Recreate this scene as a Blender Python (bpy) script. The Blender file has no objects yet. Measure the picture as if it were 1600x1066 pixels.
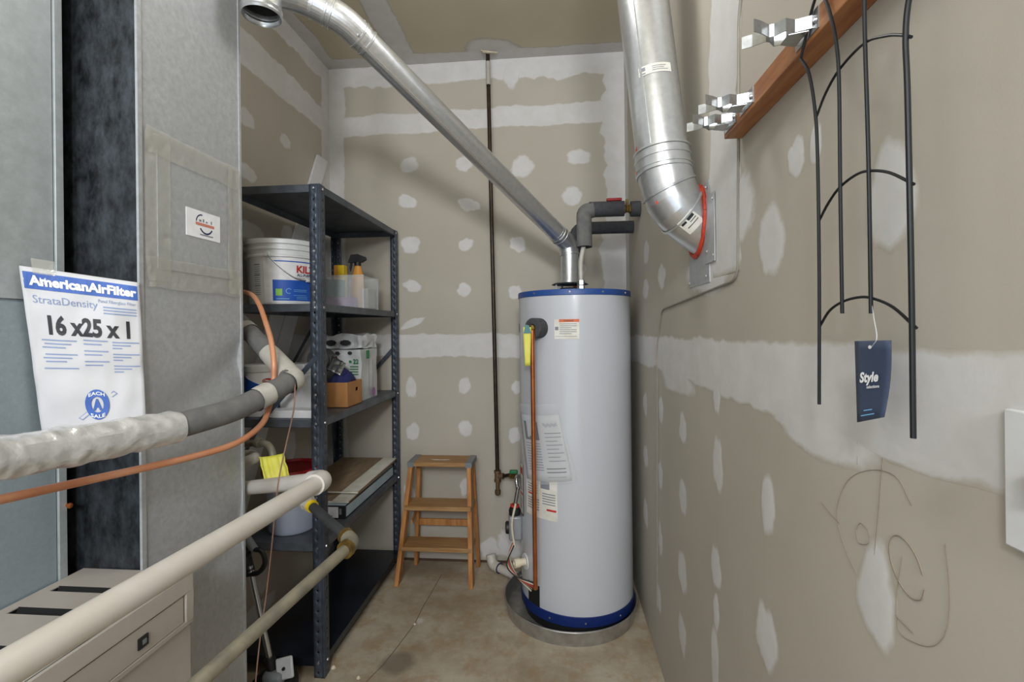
import bpy, bmesh, math, random
from mathutils import Vector, Matrix, noise
random.seed(7)
PI = math.pi
S = bpy.context.scene
C = S.collection
# ------------------------------------------------------------------ camera
F, YAW, ROLL, CY, H = 760.5, .0894, .0109, 514.5, 1.283
cam_d = bpy.data.cameras.new('camera'); cam = bpy.data.objects.new('camera', cam_d); C.objects.link(cam)
cam_d.sensor_width = 36; cam_d.lens = F * 36 / 1600; cam_d.clip_start = .02
cam_d.shift_y = -(533 - CY) / 1600
cam.location = (0, 0, H)
cam.rotation_euler = (Matrix.Rotation(YAW, 3, 'Z') @ Matrix.Rotation(PI / 2, 3, 'X') @ Matrix.Rotation(-ROLL, 3, 'Z')).to_euler()
S.camera = cam
S.view_settings.view_transform = 'Standard'; S.view_settings.look = 'None'
S.view_settings.gamma = 1; S.view_settings.use_curve_mapping = False
S.view_settings.exposure = 0.1
# ------------------------------------------------------------------ light: the open garage behind the camera, a flash and added fill
W = bpy.data.worlds.new('world'); S.world = W; W.use_nodes = True
W.node_tree.nodes['Background'].inputs[0].default_value = (.84, .93, 1.04, 1)
W.node_tree.nodes['Background'].inputs[1].default_value = 1.5
def light(name, kind, loc, energy, col, size, target=None):
    d = bpy.data.lights.new(name, kind); d.energy = energy; d.color = col
    if kind == 'AREA': d.shape = 'DISK'; d.size = size
    else: d.shadow_soft_size = size
    o = bpy.data.objects.new(name, d); C.objects.link(o); o.location = loc
    if target: o.rotation_euler = (Vector(target) - Vector(loc)).to_track_quat('-Z', 'Y').to_euler()
    return o
light('garage_lamp_and_fill', 'AREA', (-.45, -1.5, 2.4), 22, (.95, .98, 1), .35, (-.2, 2.0, 1.2))
light('garage_lamp_and_fill', 'AREA', (.2, -1.6, 2.1), 38, (.95, .98, 1), .35, (-.5, 2.0, 1.1))  # added fill, set further right to reach the shelf goods past the duct
light('camera_flash', 'POINT', (.02, -.12, 1.6), 2.5, (.97, .99, 1), .06)
light('ceiling_fill', 'POINT', (-.12, 1.2, 2.52), 10.5, (.97, .985, 1), .12)  # added point light out of view, lifts the ceiling and left wall

# ------------------------------------------------------------------ pixel of the photograph -> point on a known plane
def at(x, y, X=None, Y=None, Z=None):
    a, b = x - 800, y - CY
    c, s = math.cos(ROLL), math.sin(ROLL)
    xc, yc = (a * c - b * s) / F, -(a * s + b * c) / F
    d = Vector((xc * math.cos(YAW) - math.sin(YAW), xc * math.sin(YAW) + math.cos(YAW), yc))
    t = X / d.x if X is not None else Y / d.y if Y is not None else (Z - H) / d.z
    return Vector((0, 0, H)) + d * t

# ------------------------------------------------------------------ mesh helpers
def frame(a):
    a = Vector(a).normalized()
    u = a.cross(Vector((0, 0, 1)))
    if u.length < 1e-4: u = Vector((1, 0, 0))
    u.normalize(); return u, a.cross(u).normalized(), a
class MB:
    def __init__(s): s.v = []; s.f = []; s.w = []
    def add(s, vs, fs):
        n = len(s.v); s.v += [Vector(p) for p in vs]; s.f += [[i + n for i in f] for f in fs]; return s
    def box(s, x0, x1, y0, y1, z0, z1):
        vs = [(x, y, z) for x in (x0, x1) for y in (y0, y1) for z in (z0, z1)]
        return s.add(vs, [(0, 1, 3, 2), (4, 6, 7, 5), (0, 4, 5, 1), (2, 3, 7, 6), (0, 2, 6, 4), (1, 5, 7, 3)])
    def obox(s, c, U, V, N, a, b, t):       # oriented box, half sizes a b t
        c, U, V, N = Vector(c), Vector(U).normalized(), Vector(V).normalized(), Vector(N).normalized()
        vs = [c + U * a * i + V * b * j + N * t * k for i in (-1, 1) for j in (-1, 1) for k in (-1, 1)]
        return s.add(vs, [(0, 1, 3, 2), (4, 6, 7, 5), (0, 4, 5, 1), (2, 3, 7, 6), (0, 2, 6, 4), (1, 5, 7, 3)])
    def bar(s, p, q, w, t, up=(0, 0, 1)):   # rectangular bar p->q, width w (perp), thickness t
        p, q = Vector(p), Vector(q); a = (q - p).normalized(); N = a.cross(Vector(up)).normalized(); V = N.cross(a)
        return s.obox((p + q) / 2, a, V, N, (q - p).length / 2, w / 2, t / 2)
    def prism(s, pts, off):
        n = len(pts); off = Vector(off); pts = [Vector(p) for p in pts]
        fs = [list(range(n))[::-1], list(range(n, 2 * n))] + [(i, (i + 1) % n, n + (i + 1) % n, n + i) for i in range(n)]
        return s.add(pts + [p + off for p in pts], fs)
    def lathe(s, o, a, prof, seg=24):       # profile (radius, distance along a)
        o = Vector(o); u, w, a = frame(a); vs = []; fs = []
        for r, h in prof:
            for k in range(seg):
                t = 2 * PI * k / seg
                vs.append(o + a * h + (u * math.cos(t) + w * math.sin(t)) * max(r, 1e-5))
        for i in range(len(prof) - 1):
            for k in range(seg):
                k2 = (k + 1) % seg
                fs.append((i * seg + k, i * seg + k2, (i + 1) * seg + k2, (i + 1) * seg + k))
        return s.add(vs, fs)
    def cyl(s, p, q, r, seg=20, r2=None):
        p, q = Vector(p), Vector(q); L = (q - p).length; r2 = r if r2 is None else r2
        return s.lathe(p, q - p, [(0, 0), (r, 0), (r2, L), (0, L)], seg)
    def tube(s, pts, r, seg=14, fillet=0, caps=True, smooth=5, jitter=0, radii=None):
        P = path(pts, fillet, smooth); n = len(P); vs = []; fs = []
        tang = [(P[min(i + 1, n - 1)] - P[max(i - 1, 0)]).normalized() for i in range(n)]
        u, w, _ = frame(tang[0])
        L = [0]
        for i in range(1, n): L.append(L[-1] + (P[i] - P[i - 1]).length)
        for i in range(n):
            u = (u - tang[i] * u.dot(tang[i])).normalized(); w = tang[i].cross(u)
            rr = r if radii is None else r * (radii(L[i] / L[-1]))
            for k in range(seg):
                t = 2 * PI * k / seg; d = u * math.cos(t) + w * math.sin(t)
                j = 1 + (jitter * noise.noise(P[i] * 42 + d * 1.8) if jitter else 0)
                vs.append(P[i] + d * rr * j)
        for i in range(n - 1):
            for k in range(seg):
                k2 = (k + 1) % seg; fs.append((i * seg + k, i * seg + k2, (i + 1) * seg + k2, (i + 1) * seg + k))
        if caps: fs += [list(range(seg))[::-1], [(n - 1) * seg + k for k in range(seg)]]
        return s.add(vs, fs)
    def grid(s, fn, nu, nv):
        vs = [fn(i / nu, j / nv) for j in range(nv + 1) for i in range(nu + 1)]
        fs = [(j * (nu + 1) + i, j * (nu + 1) + i + 1, (j + 1) * (nu + 1) + i + 1, (j + 1) * (nu + 1) + i) for j in range(nv) for i in range(nu)]
        return s.add(vs, fs)
def path(pts, fillet, n):
    pts = [Vector(p) for p in pts]
    if fillet <= 0 or len(pts) < 3: return pts
    out = [pts[0]]
    for i in range(1, len(pts) - 1):
        a, b, c = pts[i - 1], pts[i], pts[i + 1]
        d1, d2 = (a - b), (c - b); f = min(fillet, d1.length * .49, d2.length * .49)
        p, q = b + d1.normalized() * f, b + d2.normalized() * f
        for k in range(n + 1):
            t = k / n; out.append(p * (1 - t) ** 2 + b * 2 * t * (1 - t) + q * t * t)
    return out + [pts[-1]]
def smooth_path(pts, n=8):       # Catmull-Rom through the points
    P = [Vector(p) for p in pts]; P = [P[0] * 2 - P[1]] + P + [P[-1] * 2 - P[-2]]; out = []
    for i in range(1, len(P) - 2):
        for k in range(n):
            t = k / n; a, b, c, d = P[i - 1], P[i], P[i + 1], P[i + 2]
            out.append(.5 * (2 * b + (c - a) * t + (2 * a - 5 * b + 4 * c - d) * t * t + (3 * b - a - 3 * c + d) * t ** 3))
    return out + [P[-2]]
ORI = {}
def obj(name, mb, m, parent=None, bevel=0, smooth=35, solid=0, feather=None, kind=None, label=None):
    me = bpy.data.meshes.new(name)
    if parent is not None: o0 = ORI[parent.name]
    else:
        xs = [p.x for p in mb.v]; ys = [p.y for p in mb.v]; zs = [p.z for p in mb.v]
        o0 = Vector(((min(xs) + max(xs)) / 2, (min(ys) + max(ys)) / 2, min(zs)))
    me.from_pydata([p - o0 for p in mb.v], [], mb.f)
    if feather:
        at_ = me.attributes.new('feather', 'FLOAT', 'POINT'); at_.data.foreach_set('value', feather)
    else:
        bm = bmesh.new(); bm.from_mesh(me); bmesh.ops.remove_doubles(bm, verts=bm.verts, dist=1e-6)
        bmesh.ops.recalc_face_normals(bm, faces=bm.faces); bm.to_mesh(me); bm.free()
    me.materials.append(MAT[m])
    if smooth:
        me.polygons.foreach_set('use_smooth', [True] * len(me.polygons)); me.set_sharp_from_angle(angle=math.radians(smooth))
    o = bpy.data.objects.new(name, me); C.objects.link(o)
    ORI[o.name] = o0
    if parent is not None: o.parent = parent
    else: o.location = o0
    if solid:
        md = o.modifiers.new('solid', 'SOLIDIFY'); md.thickness = solid; md.offset = 0
    if bevel:
        md = o.modifiers.new('bevel', 'BEVEL'); md.width = bevel; md.segments = 2; md.limit_method = 'ANGLE'; md.angle_limit = .7
    if kind: o['kind'] = kind
    if label: o['label'] = label
    return o
def tag(o, label, cat, group=None):
    o['label'] = label; o['category'] = cat
    if group: o['group'] = group
    return o
def thing(name, loc, label, cat, group=None):
    o = bpy.data.objects.new(name, None); C.objects.link(o); o.location = loc; o.empty_display_size = .05
    ORI[o.name] = Vector(loc); return tag(o, label, cat, group)
def struct(name, mb, m): o = obj(name, mb, m); o['kind'] = 'structure'; return o
def text(name, s, fn, w, h, m, parent, bold=0, shear=0):
    """flat print: the string's outline laid on a surface by fn(u, v), u in 0..w, v in 0..h"""
    cu = bpy.data.curves.new('print', 'FONT'); cu.body = s; cu.offset = bold; cu.shear = shear; cu.resolution_u = 3
    to = bpy.data.objects.new('print', cu); me = bpy.data.meshes.new_from_object(to)
    xs = [v.co.x for v in me.vertices]; ys = [v.co.y for v in me.vertices]
    x0, x1, y0, y1 = min(xs), max(xs), min(ys), max(ys)
    mb = MB(); mb.add([fn((v.co.x - x0) / (x1 - x0) * w, (v.co.y - y0) / (y1 - y0) * h) for v in me.vertices], [list(p.vertices) for p in me.polygons])
    bpy.data.objects.remove(to); bpy.data.curves.remove(cu); bpy.data.meshes.remove(me)
    return obj(name, mb, m, parent, smooth=0)
def rects(name, fn, rs, m, parent, nu=6):       # flat printed bars (u0, u1, v0, v1)
    mb = MB()
    for u0, u1, v0, v1 in rs: mb.grid(lambda a, b: fn(u0 + (u1 - u0) * a, v0 + (v1 - v0) * b), nu, 1)
    return obj(name, mb, m, parent, smooth=0, kind='stuff' if len(rs) > 1 else None)
def ring2(fn, c, r0, r1, a0=0, a1=2 * PI, n=24, sy=1):
    mb = MB(); mb.grid(lambda a, b: fn(c[0] + (r0 + (r1 - r0) * b) * math.cos(a0 + (a1 - a0) * a), c[1] + sy * (r0 + (r1 - r0) * b) * math.sin(a0 + (a1 - a0) * a)), n, 1)
    return mb

# ------------------------------------------------------------------ materials (all node based)
MAT = {}
def srgb(r, g, b): return tuple(((c / 255) / 12.92 if c <= 10 else ((c / 255 + .055) / 1.055) ** 2.4) for c in (r, g, b)) + (1,)
class N:
    def __init__(s, name):
        s.m = bpy.data.materials.new(name); s.m.use_nodes = True; s.t = s.m.node_tree; s.b = s.t.nodes['Principled BSDF']; MAT[name] = s.m
    def n(s, typ, **kw):
        x = s.t.nodes.new(typ)
        for k, v in kw.items():
            if k[0] == '_': setattr(x, k[1:], v)
            else: x.inputs[int(k[1:]) if k[1:].isdigit() else k].default_value = v
        return x
    def l(s, a, b): s.t.links.new(a, b)
    def coord(s, world=False):
        return s.n('ShaderNodeNewGeometry').outputs['Position'] if world else s.n('ShaderNodeTexCoord').outputs['Object']
    def noise(s, co, scale, detail=4, rough=.55, stretch=None):
        if stretch:
            mp = s.n('ShaderNodeMapping'); s.l(co, mp.inputs[0]); mp.inputs['Scale'].default_value = stretch; co = mp.outputs[0]
        x = s.n('ShaderNodeTexNoise'); s.l(co, x.inputs['Vector']); x.inputs['Scale'].default_value = scale; x.inputs['Detail'].default_value = detail; x.inputs['Roughness'].default_value = rough
        return x.outputs['Fac']
    def ramp(s, fac, lo, hi, c0, c1):
        x = s.n('ShaderNodeValToRGB'); s.l(fac, x.inputs[0]); e = x.color_ramp.elements
        e[0].position = lo; e[1].position = hi; e[0].color = c0; e[1].color = c1; return x.outputs[0]
    def mix(s, fac, a, b):
        x = s.n('ShaderNodeMix', _data_type='RGBA')
        for i, v in ((0, fac), (6, a), (7, b)):
            if hasattr(v, 'is_linked') or hasattr(v, 'links'): s.l(v, x.inputs[i])
            else: x.inputs[i].default_value = v
        return x.outputs[2]
    def bump(s, h, strength, dist=.002):
        x = s.n('ShaderNodeBump'); s.l(h, x.inputs['Height']); x.inputs['Strength'].default_value = strength; x.inputs['Distance'].default_value = dist
        s.l(x.outputs[0], s.b.inputs['Normal'])
    def col(s, c):
        if hasattr(c, 'links'): s.l(c, s.b.inputs['Base Color'])
        else: s.b.inputs['Base Color'].default_value = c
    def p(s, **kw):
        for k, v in kw.items(): s.b.inputs[{'rough': 'Roughness', 'metal': 'Metallic', 'coat': 'Coat Weight', 'trans': 'Transmission Weight', 'alpha': 'Alpha', 'spec': 'Specular IOR Level', 'ior': 'IOR'}[k]].default_value = v
def plain(name, rgb, rough=.5, metal=0, var=.12, scale=30, bump=0, rgb2=None, stretch=None, world=False, **kw):
    x = N(name); co = x.coord(world); c = srgb(*rgb)
    c2 = srgb(*rgb2) if rgb2 else tuple(min(1, v * (1 - var)) for v in c[:3]) + (1,)
    f = x.noise(co, scale, stretch=stretch); x.col(x.ramp(f, .35, .65, c, c2)); x.p(rough=rough, metal=metal, **kw)
    if bump: x.bump(f, bump)
    return x
def drywall_colour(x):
    co = x.coord(True)
    a = x.ramp(x.noise(co, 1.3, 3), .35, .65, srgb(182, 175, 163), srgb(173, 166, 153))
    b = x.noise(co, 9, 6, .7)
    sm = x.n('ShaderNodeMath', _operation='MULTIPLY'); x.l(x.ramp(b, .52, .75, (0, 0, 0, 1), (1, 1, 1, 1)), sm.inputs[0]); sm.inputs[1].default_value = .22
    c = x.mix(sm.outputs[0], a, srgb(184, 178, 166))
    g = x.noise(co, 420, 2); return c, g
x = N('drywall'); c, g = drywall_colour(x); x.col(c); x.p(rough=.85, spec=.25); x.bump(g, .08, .001)
x = N('joint_compound'); c, g = drywall_colour(x); co = x.coord(True)
at_ = x.n('ShaderNodeAttribute'); at_.attribute_name = 'feather'
nz = x.noise(co, 28, 5, .65, (1, 1, 1)); ad = x.n('ShaderNodeMath', _operation='ADD'); x.l(at_.outputs['Fac'], ad.inputs[0]); x.l(nz, ad.inputs[1])
fac = x.ramp(ad.outputs[0], .55, 1.2, (0, 0, 0, 1), (1, 1, 1, 1))
mud = x.ramp(x.noise(co, 14, 5, .6), .3, .7, srgb(208, 206, 204), srgb(199, 196, 192))
x.col(x.mix(fac, c, mud)); x.p(rough=.8, spec=.3); x.bump(x.noise(co, 60, 4), .15, .002)
x = N('ceiling_board'); co = x.coord(True)
x.col(x.ramp(x.noise(co, 2, 4), .35, .65, srgb(200, 190, 168), srgb(192, 182, 160))); x.p(rough=.9, spec=.2)
# concrete floor: mottled slab with a crack line's worth of staining
x = N('concrete'); co = x.coord(True)
a = x.ramp(x.noise(co, 3.2, 6, .7), .36, .64, srgb(150, 136, 114), srgb(182, 172, 154))
b = x.ramp(x.noise(co, 9, 6, .75), .48, .68, (0, 0, 0, 1), (.65, .65, .65, 1))
c = x.mix(b, a, srgb(148, 118, 78))
d = x.ramp(x.noise(co, 45, 4, .7), .62, .74, (0, 0, 0, 1), (.5, .5, .5, 1)); c = x.mix(d, c, srgb(120, 106, 92))
vs = x.n('ShaderNodeVectorMath', _operation='DISTANCE'); x.l(co, vs.inputs[0]); vs.inputs[1].default_value = (-.62, 1.83, 0)
nz = x.noise(co, 18, 4); ad = x.n('ShaderNodeMath', _operation='MULTIPLY_ADD'); x.l(nz, ad.inputs[0]); ad.inputs[1].default_value = .05; x.l(vs.outputs['Value'], ad.inputs[2])
c = x.mix(x.ramp(ad.outputs[0], .075, .1, (.55, .55, .55, 1), (0, 0, 0, 1)), c, srgb(92, 84, 68))
vs = x.n('ShaderNodeVectorMath', _operation='DISTANCE'); x.l(co, vs.inputs[0]); vs.inputs[1].default_value = (-.61, 2.10, 0)
ad = x.n('ShaderNodeMath', _operation='MULTIPLY_ADD'); x.l(x.noise(co, 40, 5), ad.inputs[0]); ad.inputs[1].default_value = .06; x.l(vs.outputs['Value'], ad.inputs[2])
c = x.mix(x.ramp(ad.outputs[0], .04, .052, (.8, .8, .8, 1), (0, 0, 0, 1)), c, srgb(205, 200, 195))
x.col(c); x.p(rough=.7, spec=.3); x.bump(x.noise(co, 90, 5, .7), .25, .002)
def galv(name, c0, c1, rough, metal, scale=60, stretch=None):
    x = N(name); co = x.coord(); n1 = x.noise(co, scale, 5, .7, stretch); n2 = x.noise(co, 5, 3)
    base = x.ramp(n1, .35, .68, srgb(*c0), srgb(*c1)); x.col(x.mix(x.ramp(n2, .3, .8, (0, 0, 0, 1), (.5, .5, .5, 1)), base, srgb(*c0)))
    rr = x.n('ShaderNodeMath', _operation='MULTIPLY_ADD'); x.l(n1, rr.inputs[0]); rr.inputs[1].default_value = .12; rr.inputs[2].default_value = rough - .06
    x.l(rr.outputs[0], x.b.inputs['Roughness']); x.p(metal=metal); x.bump(n2, .06, .01); return x
galv('galvanized', (168, 170, 171), (188, 190, 192), .5, .35)
galv('galvanized_panel', (162, 168, 169), (182, 188, 190), .5, .3, 35)
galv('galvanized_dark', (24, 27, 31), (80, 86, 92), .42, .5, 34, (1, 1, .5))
galv('furnace_paint', (134, 146, 152), (146, 158, 164), .5, .1, 120)
galv('duct_metal', (202, 204, 206), (216, 218, 218), .3, .85, 60)
galv('zinc', (166, 168, 168), (186, 188, 190), .3, .9, 150)
plain('aluminium_pan', (160, 156, 150), .38, .75, rgb2=(186, 184, 180), scale=20)
plain('tank_white', (190, 192, 197), .22, 0, var=.02, scale=3, coat=.3)
plain('navy_band', (24, 44, 104), .4, 0, var=.1)
plain('navy_band_light', (38, 74, 140), .45, 0, var=.1)
plain('shelf_steel', (64, 71, 82), .42, .35, rgb2=(78, 86, 98), scale=40)
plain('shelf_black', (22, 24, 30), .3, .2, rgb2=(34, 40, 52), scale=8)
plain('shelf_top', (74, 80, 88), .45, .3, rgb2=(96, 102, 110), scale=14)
plain('bolt', (200, 202, 205), .3, .9)
plain('copper', (186, 112, 66), .32, .8, rgb2=(164, 92, 50), scale=18)
plain('copper_aged', (186, 120, 82), .5, .25, rgb2=(198, 142, 108), scale=12)
plain('black_iron', (38, 33, 28), .38, .5, rgb2=(64, 50, 38), scale=24)
plain('rust_fitting', (96, 78, 58), .55, .5, rgb2=(122, 98, 70), scale=50)
plain('brass', (150, 122, 62), .4, .8, rgb2=(110, 90, 48), scale=40)
plain('foam_black', (58, 60, 64), .85, 0, rgb2=(68, 70, 73), scale=60, bump=.2)
plain('foam_grey', (92, 91, 90), .85, 0, rgb2=(104, 103, 100), scale=40, bump=.2)
plain('foil_tape', (214, 213, 210), .26, .5, rgb2=(234, 234, 233), scale=45, bump=.9)
plain('grey_tape', (168, 164, 156), .5, .1, rgb2=(184, 180, 170), scale=25)
plain('pvc', (200, 195, 189), .4, 0, rgb2=(194, 187, 176), scale=9)
plain('pvc_stain', (212, 200, 168), .45, 0, rgb2=(226, 216, 198), scale=9)
plain('grey_pipe', (112, 107, 95), .55, .3, rgb2=(140, 133, 114), scale=22)
plain('dark_pipe', (66, 68, 70), .5, .3)
plain('cable_grey', (140, 134, 124), .7); plain('wire_brown', (132, 100, 84), .6)
plain('rubber_black', (26, 26, 28), .5, 0, var=.2)
plain('void_black', (8, 8, 8), .9, 0)
plain('chrome', (196, 200, 206), .16, .95, var=.05)
x = plain('wood_cleat', (172, 116, 68), .5, 0, rgb2=(136, 80, 42), scale=7, stretch=(9, 1, 9))
plain('wood_stool', (190, 134, 78), .5, 0, rgb2=(160, 104, 54), scale=9, stretch=(6, 6, 1))
plain('wood_step', (166, 130, 86), .6, 0, rgb2=(146, 106, 62), scale=9, stretch=(1, 9, 9))
plain('sill_wood', (84, 62, 46), .8)
plain('cardboard', (176, 126, 76), .8, 0, rgb2=(164, 114, 66), scale=12)
plain('hardboard', (128, 108, 84), .6, 0, rgb2=(150, 130, 104), scale=10, stretch=(6, 1, 1))
plain('white_paint', (214, 214, 214), .5, 0, var=.05)
plain('trim_white', (222, 222, 224), .45, 0, var=.04)
plain('paper_white', (200, 200, 203), .65, 0, rgb2=(190, 188, 188), scale=5)
plain('label_paper', (224, 222, 214), .55, 0, rgb2=(208, 204, 190), scale=20)
plain('pail_white', (222, 224, 224), .38, 0, var=.04)
plain('ink_black', (36, 36, 40), .6); plain('ink_grey', (132, 134, 142), .7); plain('ink_blue', (60, 98, 176), .6)
plain('ink_pale_blue', (134, 150, 184), .7); plain('ink_navy', (34, 42, 84), .6); plain('ink_red', (196, 52, 40), .6)
plain('ink_orange', (214, 110, 70), .6); plain('ink_salmon', (206, 130, 112), .6); plain('print_blue', (28, 88, 188), .5)
plain('print_cyan', (120, 180, 226), .5); plain('print_green', (140, 200, 70), .5); plain('print_white', (238, 238, 240), .55); plain('print_darkgreen', (20, 128, 66), .5)
plain('yellow_plastic', (232, 198, 26), .45); plain('orange_plastic', (230, 160, 62), .45)
plain('tag_yellow', (206, 204, 64), .5, 0, rgb2=(222, 214, 96), scale=20); plain('tag_teal', (52, 120, 124), .5)
plain('red_plastic', (158, 20, 28), .4); plain('red_sealant', (206, 66, 38), .55, 0, rgb2=(180, 46, 26), scale=60, bump=.4)
plain('green_plastic', (20, 110, 62), .45); plain('purple_plastic', (166, 110, 170), .5)
plain('beige_enamel', (172, 164, 155), .42, 0, var=.05); plain('beige_dark', (150, 142, 132), .5)
plain('navy_cloth', (34, 38, 92), .85, 0, bump=.3); plain('pack_white', (206, 208, 208), .4, 0, rgb2=(190, 192, 192), scale=12)
plain('pack_dark', (92, 92, 90), .5); plain('light_blue_card', (176, 196, 206), .5, 0, rgb2=(160, 180, 190), scale=8)
plain('wire_black', (26, 27, 30), .42, .3); plain('card_navy', (60, 72, 96), .5); plain('grey_cap', (120, 124, 128), .5)
plain('valve_grey', (150, 152, 156), .4, .3); plain('pencil', (138, 126, 110), .9); plain('crack', (104, 92, 76), .9)
plain('wire_cream', (206, 196, 172), .6); plain('chip', (208, 196, 170), .8)
def clear(name, rgb, alpha, rough):
    x = N(name); x.col(srgb(*rgb)); x.p(rough=rough, alpha=alpha, spec=.7); x.bump(x.noise(x.coord(), 60, 3), .4, .003)
clear('clear_tape', (196, 194, 182), .34, .12); clear('clear_bag', (226, 230, 232), .28, .1); clear('bin_plastic', (226, 232, 234), .3, .25); clear('tub_plastic', (190, 198, 216), .7, .25)

# ------------------------------------------------------------------ the room
XR, XL, YB, ZC, YF = .38, -1.264, 2.65, 2.7635, -1.3
floor = struct('floor', MB().box(XL - .1, XR + .1, YF, YB + .1, -.1, 0), 'concrete')
ceiling = struct('ceiling', MB().box(XL - .1, XR + .1, YF, YB + .1, ZC, ZC + .1), 'ceiling_board')
wall_left = struct('wall_left', MB().box(XL - .1, XL, YF, YB, 0, ZC), 'drywall')
wall_right = struct('wall_right', MB().box(XR, XR + .1, YF, YB, 0, ZC), 'drywall')
wall_back = struct('wall_back', MB().box(XL - .1, XR + .1, YB, YB + .1, .016, ZC), 'drywall')
struct('trim_1', MB().box(XL, XR, YB + .004, YB + .06, 0, .016), 'sill_wood')
PL = {'r': (wall_right, lambda u, v, o: Vector((XR - o, u, v))), 'l': (wall_left, lambda u, v, o: Vector((XL + o, u, v))),
      'b': (wall_back, lambda u, v, o: Vector((u, YB - o, v))), 'c': (ceiling, lambda u, v, o: Vector((u, v, ZC - o)))}
def uvpx(w, x, y):
    p = at(x, y, X=XR) if w == 'r' else at(x, y, X=XL) if w == 'l' else at(x, y, Y=YB) if w == 'b' else at(x, y, Z=ZC)
    return (p.x, p.z) if w == 'b' else (p.x, p.y) if w == 'c' else (p.y, p.z)
def dab(w, u, v, ru, rv, seed, tilt=0, rag=.28):
    par, fn = PL[w]; n = 32; mb = MB(); fe = [1.0]; vs = [fn(u, v, .0009)]
    for k, (fr, o, fv) in enumerate(((.4, .0009, 1.0), (.8, .0008, .75), (1.2, .0001, 0.0))):
        for i in range(n):
            t = 2 * PI * i / n; rr = fr * (1 + rag * noise.noise(Vector((math.cos(t) * 1.4, math.sin(t) * 1.4, seed * 3.7))) + .1 * noise.noise(Vector((math.cos(t) * 5, math.sin(t) * 5, seed))))
            a, b = ru * rr * math.cos(t), rv * rr * math.sin(t)
            vs.append(fn(u + a * math.cos(tilt) - b * math.sin(tilt), v + a * math.sin(tilt) + b * math.cos(tilt), o)); fe.append(fv)
    fs = [(0, 1 + i, 1 + (i + 1) % n) for i in range(n)]
    for r in range(2):
        for i in range(n): fs.append((1 + r * n + i, 1 + (r + 1) * n + i, 1 + (r + 1) * n + (i + 1) % n, 1 + r * n + (i + 1) % n))
    mb.add(vs, fs); return obj('compound_patch', mb, 'joint_compound', par, feather=fe)
BN = [0]
def band(w, p, q, hw0, hw1, seed, rag=.3, name='joint_tape', lift=.0006, soft=False):
    par, fn = PL[w]; p, q = Vector(p), Vector(q); L = (q - p).length; d = (q - p) / L; e = Vector((-d.y, d.x)); n = max(8, int(L / .025)); vs = []; fe = []; rows = 6
    BN[0] += 1; lift = .0003 + .00007 * BN[0]
    for i in range(n + 1):
        t = i / n; c = p + (q - p) * t; s = t * L
        up = hw1 * (1 + rag * noise.noise(Vector((s * 5, seed * 7.1, 0))) + rag * .6 * noise.noise(Vector((s * 22, seed, 3))))
        dn = hw0 * (1 + rag * noise.noise(Vector((s * 5, seed * 3.3, 9))) + rag * .6 * noise.noise(Vector((s * 22, seed, 8))))
        for o, fv, l in ((-dn - .014, 0, .2), (-dn, .8, .8), (-dn * .5, 1, 1), (up * .5, 1, 1), (up, .8, .8), (up + .014, 0, .2)):
            c2 = c + e * o; vs.append(fn(c2.x, c2.y, lift * l)); fe.append(float(fv) * (1 if 0 < i < n or not soft else 0))
    fs = [(i * rows + k, i * rows + k + 1, (i + 1) * rows + k + 1, (i + 1) * rows + k) for i in range(n) for k in range(rows - 1)]
    mb = MB(); mb.add(vs, fs); return obj(name, mb, 'joint_compound', par, feather=fe)
# taped seams: 4 ft and 8 ft rows, corners, ceiling edges
band('b', (XL, 1.195), (XR, 1.19), .05, .055, 1); band('b', (XL, 2.425), (XR, 2.45), .045, .05, 2)
band('b', (XL, ZC - .04), (XR, ZC - .04), .06, .04, 3, .6); band('b', (XL + .03, .05), (XL + .03, ZC), .05, .04, 4); band('b', (XR - .04, 1.0), (XR - .04, ZC), .04, .07, 5, .5)
band('b', (XR - .05, .02), (XR - .05, 1.0), .04, .03, 55, .5)
band('l', (.3, 2.44), (YB, 2.44), .05, .07, 6); band('l', (.3, 1.19), (YB, 1.19), .06, .06, 7); band('l', (.3, ZC - .03), (YB, ZC - .03), .06, .03, 8, .5); band('l', (YB - .03, .05), (YB - .03, ZC), .03, .05, 9)
band('r', (-.2, 1.20), (YB, 1.185), .055, .05, 10, .3); band('r', (1.14, 1.40), (1.14, ZC), .07, .09, 11, .35, soft=True); band('r', (YB - .05, .02), (YB - .05, ZC), .05, .05, 12)
band('c', (-.80, .4), (-.80, YB), .05, .05, 13); band('c', (XL, YB - .03), (XR, YB - .03), .05, .03, 14, .5); band('c', (XL + .03, .4), (XL + .03, YB), .03, .06, 15, .5)
bd = [(639, 258, 14, 13), (637, 315, 15, 11), (641, 382, 15, 15), (644, 447, 14, 8), (642, 606, 9, 15), (725, 603, 10, 12), (645, 675, 10, 14), (727, 669, 10, 14), (808, 606, 9, 10), (804, 680, 9, 13),
      (724, 257, 13, 11), (730, 319, 15, 10), (904, 246, 18, 12), (894, 307, 14, 14), (816, 262, 17, 19), (809, 382, 13, 12), (805, 457, 11, 11), (727, 383, 12, 9), (725, 453, 11, 10), (741, 322, 9, 8),
      (645, 505, 20, 6), (728, 760, 9, 14), (640, 770, 9, 14), (800, 850, 24, 22), (765, 858, 16, 16), (905, 420, 10, 12), (800, 115, 14, 20)]
for i, (x, y, a, b) in enumerate(bd):
    u, v = uvpx('b', x, y); k = YB / F; dab('b', u, v, a * k * .95, b * k * .95, i + 1, random.uniform(-.4, .4))
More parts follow.
